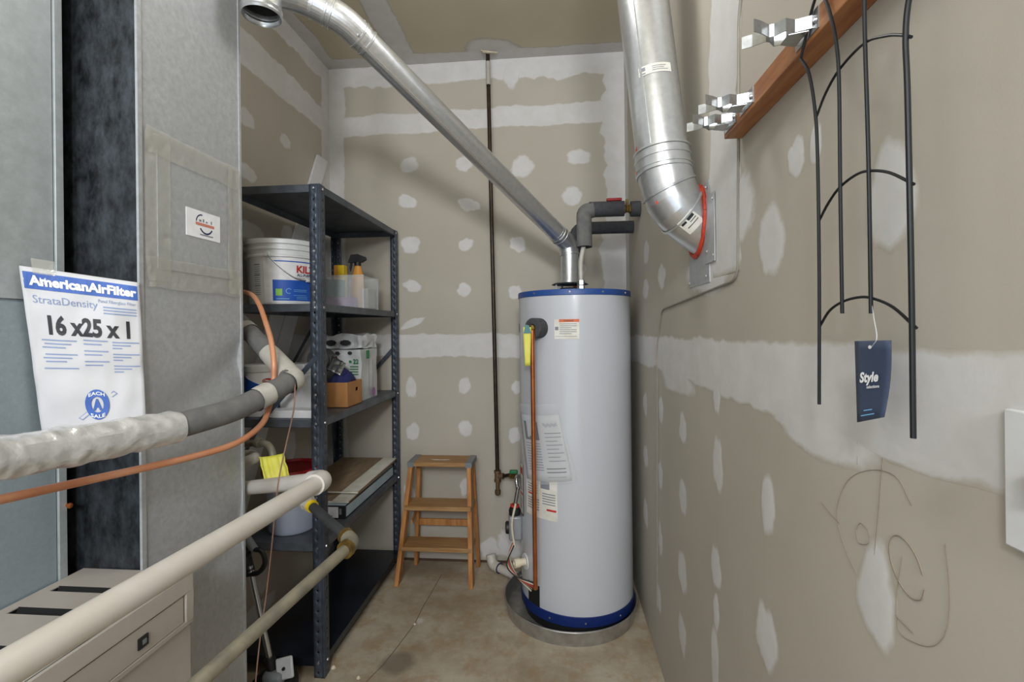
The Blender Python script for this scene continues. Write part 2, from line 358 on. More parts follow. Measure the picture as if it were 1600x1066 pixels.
for i, (x, y, a, b) in enumerate([(384, 184, 12, 14), (387, 270, 13, 12), (391, 360, 18, 13), (449, 365, 9, 12), (446, 221, 8, 9), (453, 697, 8, 22), (400, 958, 30, 14), (410, 905, 8, 20), (470, 560, 8, 10)]):
    u, v = uvpx('l', x, y); u2, _ = uvpx('l', x + a, y); _, v2 = uvpx('l', x, y - b); dab('l', u, v, abs(u2 - u), abs(v2 - v), i + 40)
rd = [(1067, 670, 5, 22), (1067, 777, 5, 23), (1067, 895, 6, 30), (1066, 989, 5, 27), (1032, 743, 3, 20), (1032, 844, 3, 21), (1030, 936, 3, 20), (1122, 726, 7, 38), (1119, 887, 7, 30), (1119, 955, 4, 24), (1117, 1030, 6, 42),
      (1199, 788, 9, 44), (1197, 993, 14, 48), (1370, 934, 24, 72), (1205, 375, 18, 46), (1034, 432, 5, 18), (1009, 451, 4, 14), (1392, 312, 30, 78), (1008, 630, 3, 16), (1009, 712, 3, 15), (1033, 640, 3, 20),
      (1010, 395, 4, 16), (1140, 340, 30, 50), (1105, 420, 26, 40), (1272, 672, 55, 34), (1400, 700, 80, 20), (1055, 590, 20, 22), (1245, 245, 12, 26), (1275, 225, 8, 30), (1009, 800, 3, 20), (1120, 620, 5, 24)]
for i, (x, y, a, b) in enumerate(rd):
    u, v = uvpx('r', x, y); u2, _ = uvpx('r', x - a, y); _, v2 = uvpx('r', x, y - b); dab('r', u, v, abs(u2 - u), abs(v2 - v), i + 80, rag=.3)
u, v = uvpx('c', 765, 78); dab('c', u, v, .13, .09, 200)
# pencil marks on the right wall, the crack in the slab
def pencil(pts, r=.0007, n=6):
    r *= .8
    mb = MB(); mb.tube(smooth_path([PL['r'][1](*uvpx('r', *p), .0004) for p in pts], n), r, 5); return obj('pencil_mark', mb, 'pencil', wall_right)
pencil([(1418 + 27 * math.cos(t) + 6 * math.sin(t), 888 + 46 * math.sin(t) + 22 * math.cos(t)) for t in [k * 2 * PI / 12 + .3 for k in range(12)]], .0009)
pencil([(1425, 790), (1400, 745), (1360, 735), (1325, 752), (1308, 800), (1318, 850), (1340, 900)], .0005)
pencil([(1478, 850), (1485, 930), (1480, 985), (1460, 1010), (1430, 1005), (1405, 985), (1402, 930), (1410, 870)], .0005)
pencil([(1380, 715), (1374, 790), (1367, 868)], .0006); pencil([(1340, 690), (1340, 726)], .0005); pencil([(1400, 962), (1418, 980), (1428, 990)], .0009); pencil([(1284, 785), (1300, 805), (1312, 818)], .0006)
pencil([(1338, 828), (1345, 818), (1358, 832), (1357, 850), (1342, 848), (1338, 828)], .0006)
mb = MB(); mb.tube([at(x, y, Z=.0) for x, y in ((690, 898), (672, 930), (660, 950), (648, 975), (618, 1015), (598, 1040), (572, 1066))], .0016, 6); obj('crack_line', mb, 'crack', floor)
# staple-up cable along the right wall
mb = MB(); mb.tube(path([at(*p, X=XR - .0025) for p in ((1162, -40), (1154, 25), (1153, 436), (1034, 484), (1027, 540), (1027, 952))], .04, 6), .0028, 8)
tag(obj('wall_cable', mb, 'cable_grey'), 'thin grey cable stapled along the drywall beside the wooden rail', 'cable')

# ------------------------------------------------------------------ water heater
HX, HY, HR = .085, 2.28, .255
hz0, hz1 = .055, 1.452
heater = thing('water_heater', (HX, HY, .004), 'tall white tank water heater with blue top and bottom bands', 'water heater')
def cyl_fn(z0, off=.0012):     # a flat print wrapped round the tank: u metres to the right of ang0
    return lambda ang0: (lambda u, v: Vector((HX + (HR + off) * math.sin(ang0 + u / HR), HY - (HR + off) * math.cos(ang0 + u / HR), z0 + v)))
tank = obj('tank', MB().lathe((HX, HY, 0), (0, 0, 1), [(0, hz0 + .03), (HR, hz0 + .03), (HR, hz1 - .02), (0, hz1 - .02)], 96), 'tank_white', heater)
obj('top_lid', MB().lathe((HX, HY, 0), (0, 0, 1), [(0, hz1 - .004), (.2, hz1 - .002), (HR + .001, hz1 - .004), (HR + .003, hz1 - .01), (HR + .003, hz1 - .028), (HR, hz1 - .03)], 96), 'navy_band_light', heater)
obj('bottom_band', MB().lathe((HX, HY, 0), (0, 0, 1), [(HR - .015, .046), (HR + .003, .048), (HR + .003, .088), (HR, .09)], 96), 'navy_band', heater)
obj('base_skirt', MB().lathe((HX, HY, 0), (0, 0, 1), [(0, .0035), (HR - .014, .0035), (HR - .012, .05), (0, .05)], 64), 'rubber_black', heater)
for a in (-.75, -.1, .45, 1.0): obj('screw', MB().lathe((HX + (HR + .002) * math.sin(a), HY - (HR + .002) * math.cos(a), hz1 - .017), (math.sin(a), -math.cos(a), 0), [(0, .004), (.004, .003), (.005, 0)], 10), 'bolt', heater)
for a in (-.5, .1, .75): obj('screw', MB().lathe((HX + (HR + .002) * math.sin(a), HY - (HR + .002) * math.cos(a), .065), (math.sin(a), -math.cos(a), 0), [(0, .004), (.004, .003), (.005, 0)], 10), 'bolt', heater)
mb = MB(); mb.lathe((.068, 2.27, 0), (0, 0, 1), [(0, 1.492), (.075, 1.492), (.085, 1.486), (.075, 1.488), (0, 1.488)], 36)
hood = obj('draft_hood', mb, 'galvanized_dark', heater)
for k in range(4):
    a = k * PI / 2 + .5; obj('hood_leg', MB().bar((.068 + .072 * math.cos(a), 2.27 + .072 * math.sin(a), 1.447), (.068 + .072 * math.cos(a), 2.27 + .072 * math.sin(a), 1.49), .008, .002, (1, .3, 0)), 'galvanized', hood)
obj('flue_collar', MB().lathe((.068, 2.27, 0), (0, 0, 1), [(0, 1.448), (.05, 1.448), (.045, 1.47), (0, 1.47)], 24), 'void_black', heater)
# relief valve with foam collar, yellow tag and copper discharge pipe
tp = at(843, 513, Y=2.05); tpx, tpz = tp.x, tp.z; a = math.asin((tpx - HX) / HR); nrm = Vector((math.sin(a), -math.cos(a), 0)); base = Vector((HX, HY, tpz)) + nrm * (HR - .002)
valve = obj('relief_valve', MB().cyl(base, base + nrm * .03, .02, 16), 'brass', heater)
mb = MB(); mb.lathe(base, nrm, [(.02, .0), (.043, .0), (.043, .05), (.04, .053), (.018, .053), (.018, .03)], 28); obj('foam_collar', mb, 'foam_black', heater)
vb = base + nrm * .058; obj('valve_body', MB().lathe(base, nrm, [(0, .0), (.016, .02), (.016, .06), (.01, .068), (0, .068)], 14), 'brass', heater)
dp = Vector((vb.x + .004, vb.y - .006, 0)); mb = MB(); mb.tube([(dp.x, dp.y, tpz - .012), (dp.x + .002, dp.y, .2)], .0095, 16); obj('discharge_pipe', mb, 'copper', heater)
obj('pipe_adapter', MB().cyl((dp.x, dp.y, tpz - .045), (dp.x, dp.y, tpz - .008), .012, 14), 'copper', heater)
tg = Vector((dp.x - .02, dp.y - .013, 0))
def tagfn(u, v): return Vector((tg.x + (u - .5) * (.034 - .012 * (1 - v)), tg.y - .006 * math.sin(v * 2), tpz - .155 + v * .16)) 
o = obj('warning_tag', MB().grid(tagfn, 4, 10), 'tag_yellow', heater, solid=.001)
obj('tag_top', MB().prism([(tg.x - .015, tg.y - .012, tpz - .02), (tg.x + .016, tg.y - .012, tpz - .02), (tg.x + .008, tg.y - .012, tpz + .012), (tg.x - .006, tg.y - .012, tpz + .016)], (0, .001, 0)), 'tag_teal', o)
# labels
def label_on(name, px0, px1, z0, z1, m):
    a0 = math.asin(max(-1, min(1, (px0 - HX) / HR))); a1 = math.asin((px1 - HX) / HR); w = (a1 - a0) * HR; fn = cyl_fn(z0)(a0)
    return obj(name, MB().grid(lambda u, v: fn(u * w, v * (z1 - z0)), 12, 1), m, heater), cyl_fn(z0, .0019)(a0), w, z1 - z0
lb, fn, w, h = label_on('warning_label', -.005, .097, 1.24, 1.322, 'label_paper')
rects('header_strip', fn, [(w * .2, w, h * .85, h)], 'ink_orange', lb); text('header_text', 'WARNING', lambda u, v: fn(u + w * .38, v + h * .88), w * .4, h * .08, 'ink_black', lb, .02)
rects('fine_print', fn, [(w * .22, w * (.9 - .2 * (k % 3 == 2)), h * (.75 - k * .1), h * (.78 - k * .1)) for k in range(6)] + [(w * .03, w * .17, h * .45, h * .62)] + [(w * .05, w * .9, h * .12, h * .14)], 'ink_grey', lb)
lb, fn, w, h = label_on('rating_label', -.135, .0, .475, .69, 'label_paper')
rects('red_strips', fn, [(w * .1, w * .32, h * .42, h * .45), (w * .72, w * .97, h * .18, h * .22)], 'ink_red', lb)
rects('fine_print', fn, [(w * .08, w * .45, h * (.62 - .05 * k), h * (.64 - .05 * k)) for k in range(4)] + [(w * .6, w * .95, h * (.5 - .05 * k), h * (.52 - .05 * k)) for k in range(5)] + [(w * .08, w * .5, h * (.34 - .05 * k), h * (.36 - .05 * k)) for k in range(5)] + [(w * .55, w * .8, h * .6, h * .75)], 'ink_grey', lb)
lb, fn, w, h = label_on('side_label', -.168, -.150, .44, .67, 'label_paper')
rects('black_border', fn, [(0, w * .12, 0, h), (w * .88, w, 0, h), (0, w, 0, h * .03)], 'ink_black', lb); rects('red_marks', fn, [(w * .2, w * .8, h * .8, h * .93), (w * .15, w * .85, h * .4, h * .44)], 'ink_red', lb)
rects('fine_print', fn, [(w * .25, w * .75, h * (.7 - k * .04), h * (.715 - k * .04)) for k in range(6)] + [(w * .25, w * .75, h * (.3 - k * .04), h * (.315 - k * .04)) for k in range(5)], 'ink_grey', lb)
lb, fn, w, h = label_on('brand_badge', -.1695, -.166, 1.268, 1.31, 'grey_cap')
# gas control, igniter tube, drain cock, burner door opening and loose wiring on the tank's left flank
def on_tank(a, z, off=0): return Vector((HX + (HR + off) * math.sin(a), HY - (HR + off) * math.cos(a), z))
GA = -1.45
gn = on_tank(GA, 0, 1) - on_tank(GA, 0, 0); gt = Vector((-gn.y, gn.x, 0))
gc = obj('gas_control', MB().obox(on_tank(GA, .37, .028), gt, (0, 0, 1), gn, .034, .055, .03), 'valve_grey', heater, bevel=.008)
obj('control_knob', MB().lathe(on_tank(GA, .425, .03), (0, 0, 1), [(0, 0), (.026, 0), (.028, .02), (.022, .034), (0, .036)], 20), 'rubber_black', gc)
obj('knob_ring', MB().lathe(on_tank(GA, .462, .03), (.1, 0, 1), [(.012, 0), (.021, 0), (.021, .008), (.012, .008)], 18), 'ink_red', gc)
obj('temperature_dial', MB().lathe(on_tank(GA, .365, .058) - gt * .0, gn, [(0, 0), (.028, 0), (.028, .012), (.022, .016), (0, .016)], 20), 'rubber_black', gc)
obj('supply_nipple', MB().cyl(on_tank(GA, .46, .03), on_tank(GA, .555, .012), .009, 12), 'chrome', gc)
dv = on_tank(-1.12, .245, 0); dn = (on_tank(-1.12, 0, 1) - on_tank(-1.12, 0, 0))
obj('escutcheon', MB().lathe(dv, dn, [(0, .004), (.034, .004), (.036, 0)], 24), 'white_paint', heater)
dr = obj('drain_valve', MB().lathe(dv, dn, [(0, .004), (.016, .004), (.016, .03), (.02, .03), (.02, .055), (.009, .056), (.009, .05), (0, .05)], 18), 'pvc_stain', heater)
op = obj('burner_opening', MB().grid(lambda u, v: on_tank(-1.0 + u * .3, .09 + v * .09, .002), 6, 2), 'void_black', heater)
for k in range(5):
    r = random.Random(k); p0 = on_tank(-1.35 + .03 * k, .31, .045); pts = [p0, on_tank(-1.3 + .05 * k, .25, .06 + .008 * k), on_tank(-1.15 + .04 * k, .185 + .006 * k, .04 + .006 * k), on_tank(-.9 + .03 * k, .14 + .012 * k, .004)]
    mb = MB(); mb.tube(smooth_path(pts, 6), .0032, 7); obj('lead_wire', mb, ('wire_cream', 'wire_brown', 'ink_red', 'wire_cream', 'rubber_black')[k], heater)
mb = MB(); mb.tube(smooth_path([on_tank(-1.3, .49, .03), on_tank(-1.27, .4, .05), on_tank(-1.25, .3, .04)], 6), .005, 8); obj('pilot_tube', mb, 'wire_cream', heater)
# drain pan, its white outlet pipe
PX, PY, PR = .052, 2.262, .302
pan = thing('drain_pan', (PX, PY, 0), 'round aluminium drain pan under the water heater', 'drain pan')
obj('pan_body', MB().lathe((PX, PY, 0), (0, 0, 1), [(0, 0.0), (PR - .012, 0.0), (PR, .062), (PR - .003, .064), (PR - .015, .004), (0, .004)], 96), 'aluminium_pan', pan)
mb = MB(); mb.lathe((PX, PY, .063), (0, 0, 1), [(PR - .002 + .004 * math.cos(t), .004 * math.sin(t)) for t in [k * PI / 4 for k in range(9)]], 96); obj('rolled_rim', mb, 'aluminium_pan', pan)
dpipe = thing('pan_drain_pipe', (-.3, 2.45, 0), 'short white plastic drain pipe elbowing out of the floor pan', 'pipe')
q0, q1 = Vector((-.348, 2.575, .027)), Vector((-.1835, 2.4375, .0285))
obj('pipe', MB().cyl(q0, q1, .021, 20), 'pvc', dpipe)
d = (q1 - q0).normalized(); obj('elbow', (lambda m: (m.tube([q0 + d * .055, q0, q0 + Vector((-.012, .012, .05))], .026, 18, fillet=.03), m)[1])(MB()), 'pvc', dpipe)
obj('joint_ring', MB().lathe(q0 + d * .053, d, [(.0215, 0), (.027, 0), (.027, .004), (.0215, .004)], 20), 'ink_navy', dpipe)
# clear bag with the manual, hung on the tank behind the copper pipe
man = thing('manual_bag', (HX - .13, HY - .27, .64), 'instruction manual in a clear plastic bag taped to the tank', 'manual')
A0 = [at(808, 655, Y=2.05), at(873, 648, Y=2.03), at(894, 750, Y=2.03), at(822, 756, Y=2.06)]
def quadfn(c, off, wob=0):
    n = (c[1] - c[0]).cross(c[3] - c[0]).normalized()
    if n.y > 0: n = -n
    return lambda u, v: (c[0] * (1 - u) + c[1] * u) * v + (c[3] * (1 - u) + c[2] * u) * (1 - v) + n * (off + wob * (noise.noise(Vector((u * 3, v * 4, wob * 99)))))
def tankproj(c, off, wob=0):
    f = quadfn(c, 0, 0)
    def g(u, v):
        p = f(u, v); dx = max(-1, min(1, (p.x - HX) / (HR + .004)))
        p.y = HY - (HR + .004) * math.sqrt(max(0.0, 1 - dx * dx)) - off - wob * abs(noise.noise(Vector((u * 3, v * 4, 5)))); return p
    return g
sheet = obj('manual_page', MB().grid(tankproj(A0, .004), 14, 10), 'paper_white', man, solid=.0008)
pf = tankproj(A0, .0062)
rects('diagram', pf, [(.1, .16, .62, .9), (.36, .44, .62, .9), (.16, .36, .62, .66), (.21, .3, .655, .68)], 'ink_black', sheet)
rects('rule_lines', pf, [(.58, .96, .72, .73), (.5, .92, .185, .2), (.5, .92, .13, .145)], 'ink_black', sheet)
rects('fine_print', pf, [(.1, .44, .56 - .04 * k, .575 - .04 * k) for k in range(11)] + [(.58, .95 - .1 * (k % 2), .66 - .06 * k, .675 - .06 * k) for k in range(7)] + [(.5, .9, .06, .07)], 'ink_grey', sheet)
mb = MB(); mb.tube([pf(.57 + .34 * k / 60, .85 + .028 * math.sin(k * 1.05) + .012 * math.sin(k * .37)) for k in range(61)], .0007, 5); obj('title_script', mb, 'ink_grey', sheet)
B0 = [at(803, 638, Y=2.06), at(870, 632, Y=2.02), at(902, 752, Y=2.02), at(822, 762, Y=2.06)]
obj('clear_bag', MB().grid(tankproj(B0, .009, .006), 16, 14), 'clear_bag', man)

# ------------------------------------------------------------------ flue from the heater to the main vent
flue = thing('flue_pipe', (.068, 2.27, 1.47), 'shiny galvanized flue pipe rising diagonally from the water heater', 'flue pipe')
FR = .041
E0 = Vector((.064, 2.27, 1.672)); B = at(538, 32, Y=1.42); dgl = (B - E0).normalized()
Cc = at(470, -6, Y=1.36); T0 = Vector((-.80, 1.28, 2.235))
mb = MB(); mb.lathe((.068, 2.27, 0), (0, 0, 1), [(.052, 1.485), (.046, 1.5), (FR, 1.512), (FR, E0.z - .03)], 32); obj('riser', mb, 'duct_metal', flue)
mb = MB(); mb.tube([Vector((.067, 2.27, E0.z - .05)), E0, E0 + dgl * .075], FR + .002, 32, fillet=.05, caps=False, smooth=3); obj('elbow', mb, 'duct_metal', flue, smooth=12)
mb = MB(); mb.tube([E0 + dgl * .06, B - dgl * .04], FR, 32, caps=False); dp_ = obj('diagonal_pipe', mb, 'duct_metal', flue)
sd = dgl.cross(Vector((0, -1, .2))).normalized(); 
mb = MB(); p0 = E0 + dgl * .08; p1 = B - dgl * .05; off = Vector((-.2, -1, -.55)).normalized(); off = (off - dgl * off.dot(dgl)).normalized()
mb.bar(p0 + off * (FR + .001), p1 + off * (FR + .001), .004, .008, off); obj('lock_seam', mb, 'duct_metal', dp_)
mb = MB(); mb.tube([B - dgl * .07, B, Cc, T0], FR + .0025, 32, fillet=.07, caps=False, smooth=3)
for p in mb.v[-32:]:
    dr_ = (T0 - Cc).normalized(); n_ = 0
    while math.hypot(p.x + .80, p.y - 1.28) < .0495 and n_ < 200: p -= dr_ * .0005; n_ += 1
obj('upper_elbow', mb, 'duct_metal', flue, smooth=10)
def ringband(o, a, r, name='crimp_ring', par=flue, m='duct_metal', w=.008, t=.003):
    return obj(name, MB().lathe(Vector(o) - Vector(a).normalized() * w / 2, a, [(r, 0), (r + t, w * .2), (r + t, w * .8), (r, w)], 32), m, par)
ringband(E0 + dgl * .068, dgl, FR + .001); ringband(E0 + dgl * .085, dgl, FR); ringband((.068, 2.27, E0.z - .042), (0, 0, 1), FR + .001)
ringband(B - dgl * .055, dgl, FR + .002); ringband(B - dgl * .085, dgl, FR)
cb = (Cc - B).normalized()
for t in (.3, .42, .72): ringband(B + (Cc - B) * t, cb, FR + .002)
ringband(Cc + (T0 - Cc) * .2, T0 - Cc, FR + .002)
for k in range(3):
    a = k * 2.1; ringband(E0 + dgl * (.1), dgl, FR - .002, w=.004) if k == 0 else None
    u_, w_, _ = frame(dgl); p = B - dgl * .045 + (u_ * math.cos(a + 2.4) + w_ * math.sin(a + 2.4)) * (FR + .003); obj('sheet_screw', MB().lathe(p, p - (B - dgl * .045), [(0, .006), (.004, .005), (.004, 0)], 8), 'bolt', flue)
vt = thing('vent_tee', (-.80, 1.28, 2.17), 'galvanized vertical vent tee with an open ribbed bottom beside the duct', 'vent')
prof = [(.05, 2.155), (.0535, 2.16), (.05, 2.167), (.0535, 2.174), (.05, 2.181), (.051, 2.2), (.051, ZC), (.049, ZC), (.049, 2.2), (.047, 2.181), (.0495, 2.174), (.046, 2.167), (.0495, 2.16), (.05, 2.155)]
obj('tee_body', MB().lathe((-.80, 1.28, 0), (0, 0, 1), prof, 36), 'duct_metal', vt)
obj('tee_dark_inside', MB().lathe((-.80, 1.28, 0), (0, 0, 1), [(0, 2.186), (.048, 2.186), (.048, 2.188), (0, 2.188)], 24), 'void_black', vt)  # black disc standing in for the shade inside the open tee

# ------------------------------------------------------------------ round air duct into the right wall
duct = thing('round_air_duct', (.30, 1.33, 1.6), 'wide round galvanized air duct elbowing into the right wall', 'duct')
DR = .066
D0 = at(1005, 5, Y=1.34); D1 = at(1036, 258, Y=1.31); dd = (D0 - D1).normalized(); Dt = D1 + dd * ((ZC - D1.z) / dd.z)
D2 = at(1050, 318, Y=1.305); D3 = Vector((XR + .03, 1.335, 1.535)); 
mb = MB(); mb.tube([Dt, D1 - dd * .0], DR, 48, caps=False); dmain = obj('duct_run', mb, 'duct_metal', duct)
mb = MB(); fo = Vector((-.75, -1, 0)).normalized(); fo = (fo - dd * fo.dot(dd)).normalized(); mb.bar(Dt + fo * (DR + .001), D1 + fo * (DR + .001), .004, .006, fo); obj('lock_seam', mb, 'duct_metal', dmain)
mb = MB(); mb.tube([D1 + dd * .03, D1 - dd * .02], DR + .004, 48, caps=False); obj('coupling', mb, 'duct_metal', duct)
for t in (.034, .012, -.012, -.022): ringband(D1 + dd * t, dd, DR + .003, par=duct, w=.007, t=.004)
e1 = (D3 - D2).normalized()
mb = MB(); mb.tube([D1 - dd * .01, D2, D3], DR + .003, 48, fillet=.062, caps=False, smooth=3); obj('elbow', mb, 'duct_metal', duct, smooth=8)
ringband(D2 + (D3 - D2) * .25, e1, DR + .003, par=duct, w=.006, t=.004, name='gore_seam'); ringband(D2 - (D2 - D1) * .35, (D2 - D1).normalized() * .7 + e1 * .3, DR + .004, par=duct, w=.006, t=.003, name='gore_seam')
u_, w_, _ = frame(e1); rp = []
for k in range(33):
    t = 2 * PI * k / 32; p = D3 + (u_ * math.cos(t) + w_ * math.sin(t)) * (DR + .006); s = (XR - .006 - p.x) / e1.x; rp.append(p + e1 * s)
mb = MB(); mb.tube(rp, .0065, 8, caps=False, jitter=.5); obj('sealant_bead', mb, 'red_sealant', duct)
# collar plates screwed to the wall
pl = obj('collar_plate', MB().box(XR - .003, XR, 1.232, 1.41, 1.394, 1.645), 'galvanized', duct); obj('collar_plate', MB().box(XR - .005, XR - .003, 1.186, 1.26, 1.44, 1.604), 'galvanized', duct)
for y, z in ((1.195, 1.59), (1.195, 1.455), (1.245, 1.63), (1.25, 1.41), (1.4, 1.405), (1.232 + .01, 1.47)): obj('screw', MB().lathe((XR - .005, y, z), (-1, 0, 0), [(.004, 0), (.003, .003), (0, .004)], 8), 'bolt', duct)
def on_duct(c, ax, r, side):
    ax = Vector(ax).normalized(); side = Vector(side); side = (side - ax * side.dot(ax)).normalized(); tn = ax.cross(side)
    return lambda u, v: Vector(c) + ax * v + (side * math.cos(u / r) + tn * math.sin(u / r)) * r
cst = at(1020, 128, Y=1.325); ax0 = D1 + dd * ((cst - D1).dot(dd))
sf = on_duct(ax0, dd, DR + .0012, (-.3, -1, 0)); st = obj('sticker', MB().grid(lambda a, b: sf(-.03 + .085 * a, -.012 + .024 * b), 12, 1), 'label_paper', duct)
sf2 = on_duct(ax0, dd, DR + .0018, (-.3, -1, 0)); rects('fine_print', sf2, [(-.028, -.012, -.009, -.006), (-.028, -.012, -.001, .008), (.005, .04, .004, .0055), (.005, .035, -.001, .0005), (.005, .045, -.006, -.0045)], 'ink_grey', st)
c2 = D2 + (D3 - D2) * .36; sf = on_duct(c2, e1, DR + .0045, (-.2, -1, -.35)); st = obj('sticker', MB().grid(lambda a, b: sf(-.02 + .05 * a, -.02 + .045 * b), 10, 1), 'label_paper', duct)
sf = on_duct(c2, e1, DR + .0052, (-.2, -1, -.35)); rects('fine_print', sf, [(-.015, .005, -.012, -.004), (-.015, .005, .0, .002), (-.015, .02, .008, .01), (.01, .025, -.01, -.004)], 'ink_black', st)
for (x, y, s) in ((998, 226, .012), (1012, 236, .006), (1013, 232, .005), (1000, 262, .005), (1027, 320, .005)):
    c = at(x, y, Y=1.26); ax_ = D1 + dd * ((c - D1).dot(dd)); dv_ = Vector((c.x - ax_.x, -.09, 0)).normalized() if True else 0
    fn = on_duct(ax_, dd, DR + (.001 if y < 250 else .008), (c.x - ax_.x, -math.sqrt(max(1e-4, DR ** 2 - (c.x - ax_.x) ** 2)), 0))
    mb = MB(); mb.add([fn(0, 0)] + [fn(s * .55 * math.cos(k * PI / 5) * (1 + .4 * math.sin(k * 4.1)), s * math.sin(k * PI / 5) * (1 + .4 * math.cos(k * 3.3))) for k in range(10)], [(0, 1 + k, 1 + (k + 1) % 10) for k in range(10)]); obj('sealant_smear', mb, 'red_sealant', duct)

# ------------------------------------------------------------------ black gas pipe from the ceiling
gas = thing('gas_pipe', (-.32, 2.58, .39), 'black iron gas pipe hanging from the ceiling along the back wall', 'gas pipe')
g0, g1 = Vector((-.347, 2.59, ZC)), Vector((-.317, 2.58, .5))
mb = MB(); mb.tube([g0, g1], .0107, 16); obj('drop_pipe', mb, 'black_iron', gas)
obj('paint_drips', MB().cyl(g0 + (g1 - g0) * .02, g0 + (g1 - g0) * .075, .0125, 14), 'grey_tape', gas)
mb = MB(); mb.cyl(g1 + Vector((0, 0, .028)), g1 - Vector((0, 0, .028)), .0165, 16); mb.cyl(g1, g1 + Vector((.034, -.012, .004)), .0155, 16); tee = obj('tee', mb, 'rust_fitting', gas)
for z in (.024, -.024): obj('collar', MB().lathe(g1 + Vector((0, 0, z)), (0, 0, 1), [(.014, -.006), (.019, -.006), (.019, .006), (.014, .006)], 16), 'rust_fitting', tee)
mb = MB(); mb.cyl(g1 - Vector((0, 0, .03)), g1 - Vector((0, 0, .085)), .0107, 14); obj('drip_leg', mb, 'rust_fitting', gas); obj('drip_cap', MB().lathe(g1 - Vector((0, 0, .075)), (0, 0, -1), [(.0, 0), (.016, 0), (.016, .018), (.012, .026), (0, .027)], 14), 'rust_fitting', gas)
g2 = Vector((-.185, 2.43, .545)); mb = MB(); mb.tube([g1 + Vector((.02, -.008, .0)), g1 + Vector((.075, -.04, .02)), g2], .0095, 12, fillet=.02); obj('branch_pipe', mb, 'black_iron', gas)
gv = g1 + (g2 - g1) * .72; bd_ = (g2 - g1).normalized(); gvo = obj('shutoff_valve', MB().cyl(gv - bd_ * .022, gv + bd_ * .022, .014, 12), 'brass', gas)
obj('valve_handle', MB().box(gv.x - .02, gv.x + .022, gv.y - .012, gv.y + .012, gv.z + .014, gv.z + .032), 'green_plastic', gvo, bevel=.004)
mb = MB(); mb.tube(smooth_path([g2, on_tank(GA, .56, .01) + Vector((-.012, .02, .03)), on_tank(GA, .54, .016)], 6), .008, 10); obj('flex_connector', mb, 'chrome', gas)
for k in range(2): obj('joist_chip', MB().obox(g0 + Vector((.012, -.02, -.004 - .004 * k)), (1, .35 - .2 * k, 0), (0, 1, 0), (0, 0, 1), .045 - .01 * k, .006, .002), 'chip', gas)

# ------------------------------------------------------------------ foam-wrapped water pipes over the tank
cw = thing('insulated_water_pipe', (.14, 2.2, 1.45), 'foam wrapped water pipe with red valve lever above the tank', 'water pipe')
P0 = Vector((.132, 2.19, 1.645)); P1 = Vector((.132, 2.2, 1.795)); 
mb = MB(); mb.tube([P0, P1 + Vector((0, 0, .012)), Vector((.175, 2.2, 1.812))], .034, 24, fillet=.03, caps=False); f1 = obj('foam_elbow', mb, 'foam_grey', cw)
obj('foam_end', MB().lathe(P0, (0, 0, 1), [(.034, 0), (.012, 0), (.012, .05), (0, .05)], 24), 'foam_black', cw)
mb = MB(); mb.lathe((.155, 2.205, 1.815), (1, 0, 0), [(.01, 0), (.034, 0), (.034, .155), (.01, .155)], 24); obj('foam_sleeve', mb, 'foam_black', cw)
mb = MB(); mb.lathe((.338, 2.205, 1.812), (1, 0, 0), [(.01, 0), (.034, 0), (.034, XR - .339), (.01, XR - .339)], 24); obj('foam_sleeve', mb, 'foam_black', cw)
obj('copper_line', MB().cyl((.16, 2.205, 1.813), (XR, 2.205, 1.813), .0115, 14), 'copper', cw)
vv = obj('ball_valve', MB().lathe((.305, 2.205, 1.813), (1, 0, 0), [(.012, 0), (.02, .002), (.02, .01), (.016, .014), (.016, .022), (.02, .026), (.02, .034), (.012, .036)], 8), 'brass', cw)
obj('valve_stem', MB().cyl((.322, 2.205, 1.82), (.322, 2.205, 1.856), .006, 10), 'brass', vv)
obj('valve_lever', MB().box(.232, .3, 2.198, 2.212, 1.85, 1.863), 'red_plastic', vv, bevel=.003)
mb = MB(); mb.tube(smooth_path([(.134, 2.19, 1.67), (.122, 2.18, 1.62), (.114, 2.172, 1.57), (.114, 2.165, 1.5), (.114, 2.165, 1.448)], 6), .0105, 14); obj('flex_connector', mb, 'grey_tape', cw)
for z in (1.485, 1.462): obj('nut', MB().lathe((.114, 2.165, z), (0, 0, 1), [(.01, -.009), (.016, -.009), (.016, .009), (.01, .009)], 6), 'zinc', cw)
hw = thing('insulated_water_pipe', (.12, 2.4, 1.45), 'lower foam wrapped water pipe running behind the flue riser', 'water pipe')
mb = MB(); mb.tube([(.1, 2.4, 1.62), (.1, 2.4, 1.772), (XR, 2.4, 1.772)], .03, 22, fillet=.05); obj('foam_sleeve', mb, 'foam_black', hw)
obj('copper_stub', MB().cyl((.1, 2.4, 1.445), (.1, 2.4, 1.64), .0115, 14), 'copper', hw)

# ------------------------------------------------------------------ steel shelving
X0, X1, Y0, Y1 = -1.225, -.864, 1.728, 2.615
rack = thing('shelving_unit', ((X0 + X1) / 2, (Y0 + Y1) / 2, 0), 'dark grey steel shelving unit with five shelves against the left wall', 'shelf')
def flange(mb, o, U, w, L, pitch=.0381, hole=.0075):
    o, U, V = Vector(o), Vector(U), Vector((0, 0, 1)); us = [0, w / 2 - hole / 2, w / 2 + hole / 2, w]; n = int(L / pitch)
    for k in range(n):
        z0 = k * pitch; zs = [z0, z0 + (pitch - hole) / 2, z0 + (pitch + hole) / 2, z0 + pitch]
        for i in range(3):
            for j in range(3):
                if i == 1 and j == 1: continue
                mb.add([o + U * us[i] + V * zs[j], o + U * us[i + 1] + V * zs[j], o + U * us[i + 1] + V * zs[j + 1], o + U * us[i] + V * zs[j + 1]], [(0, 1, 2, 3)])
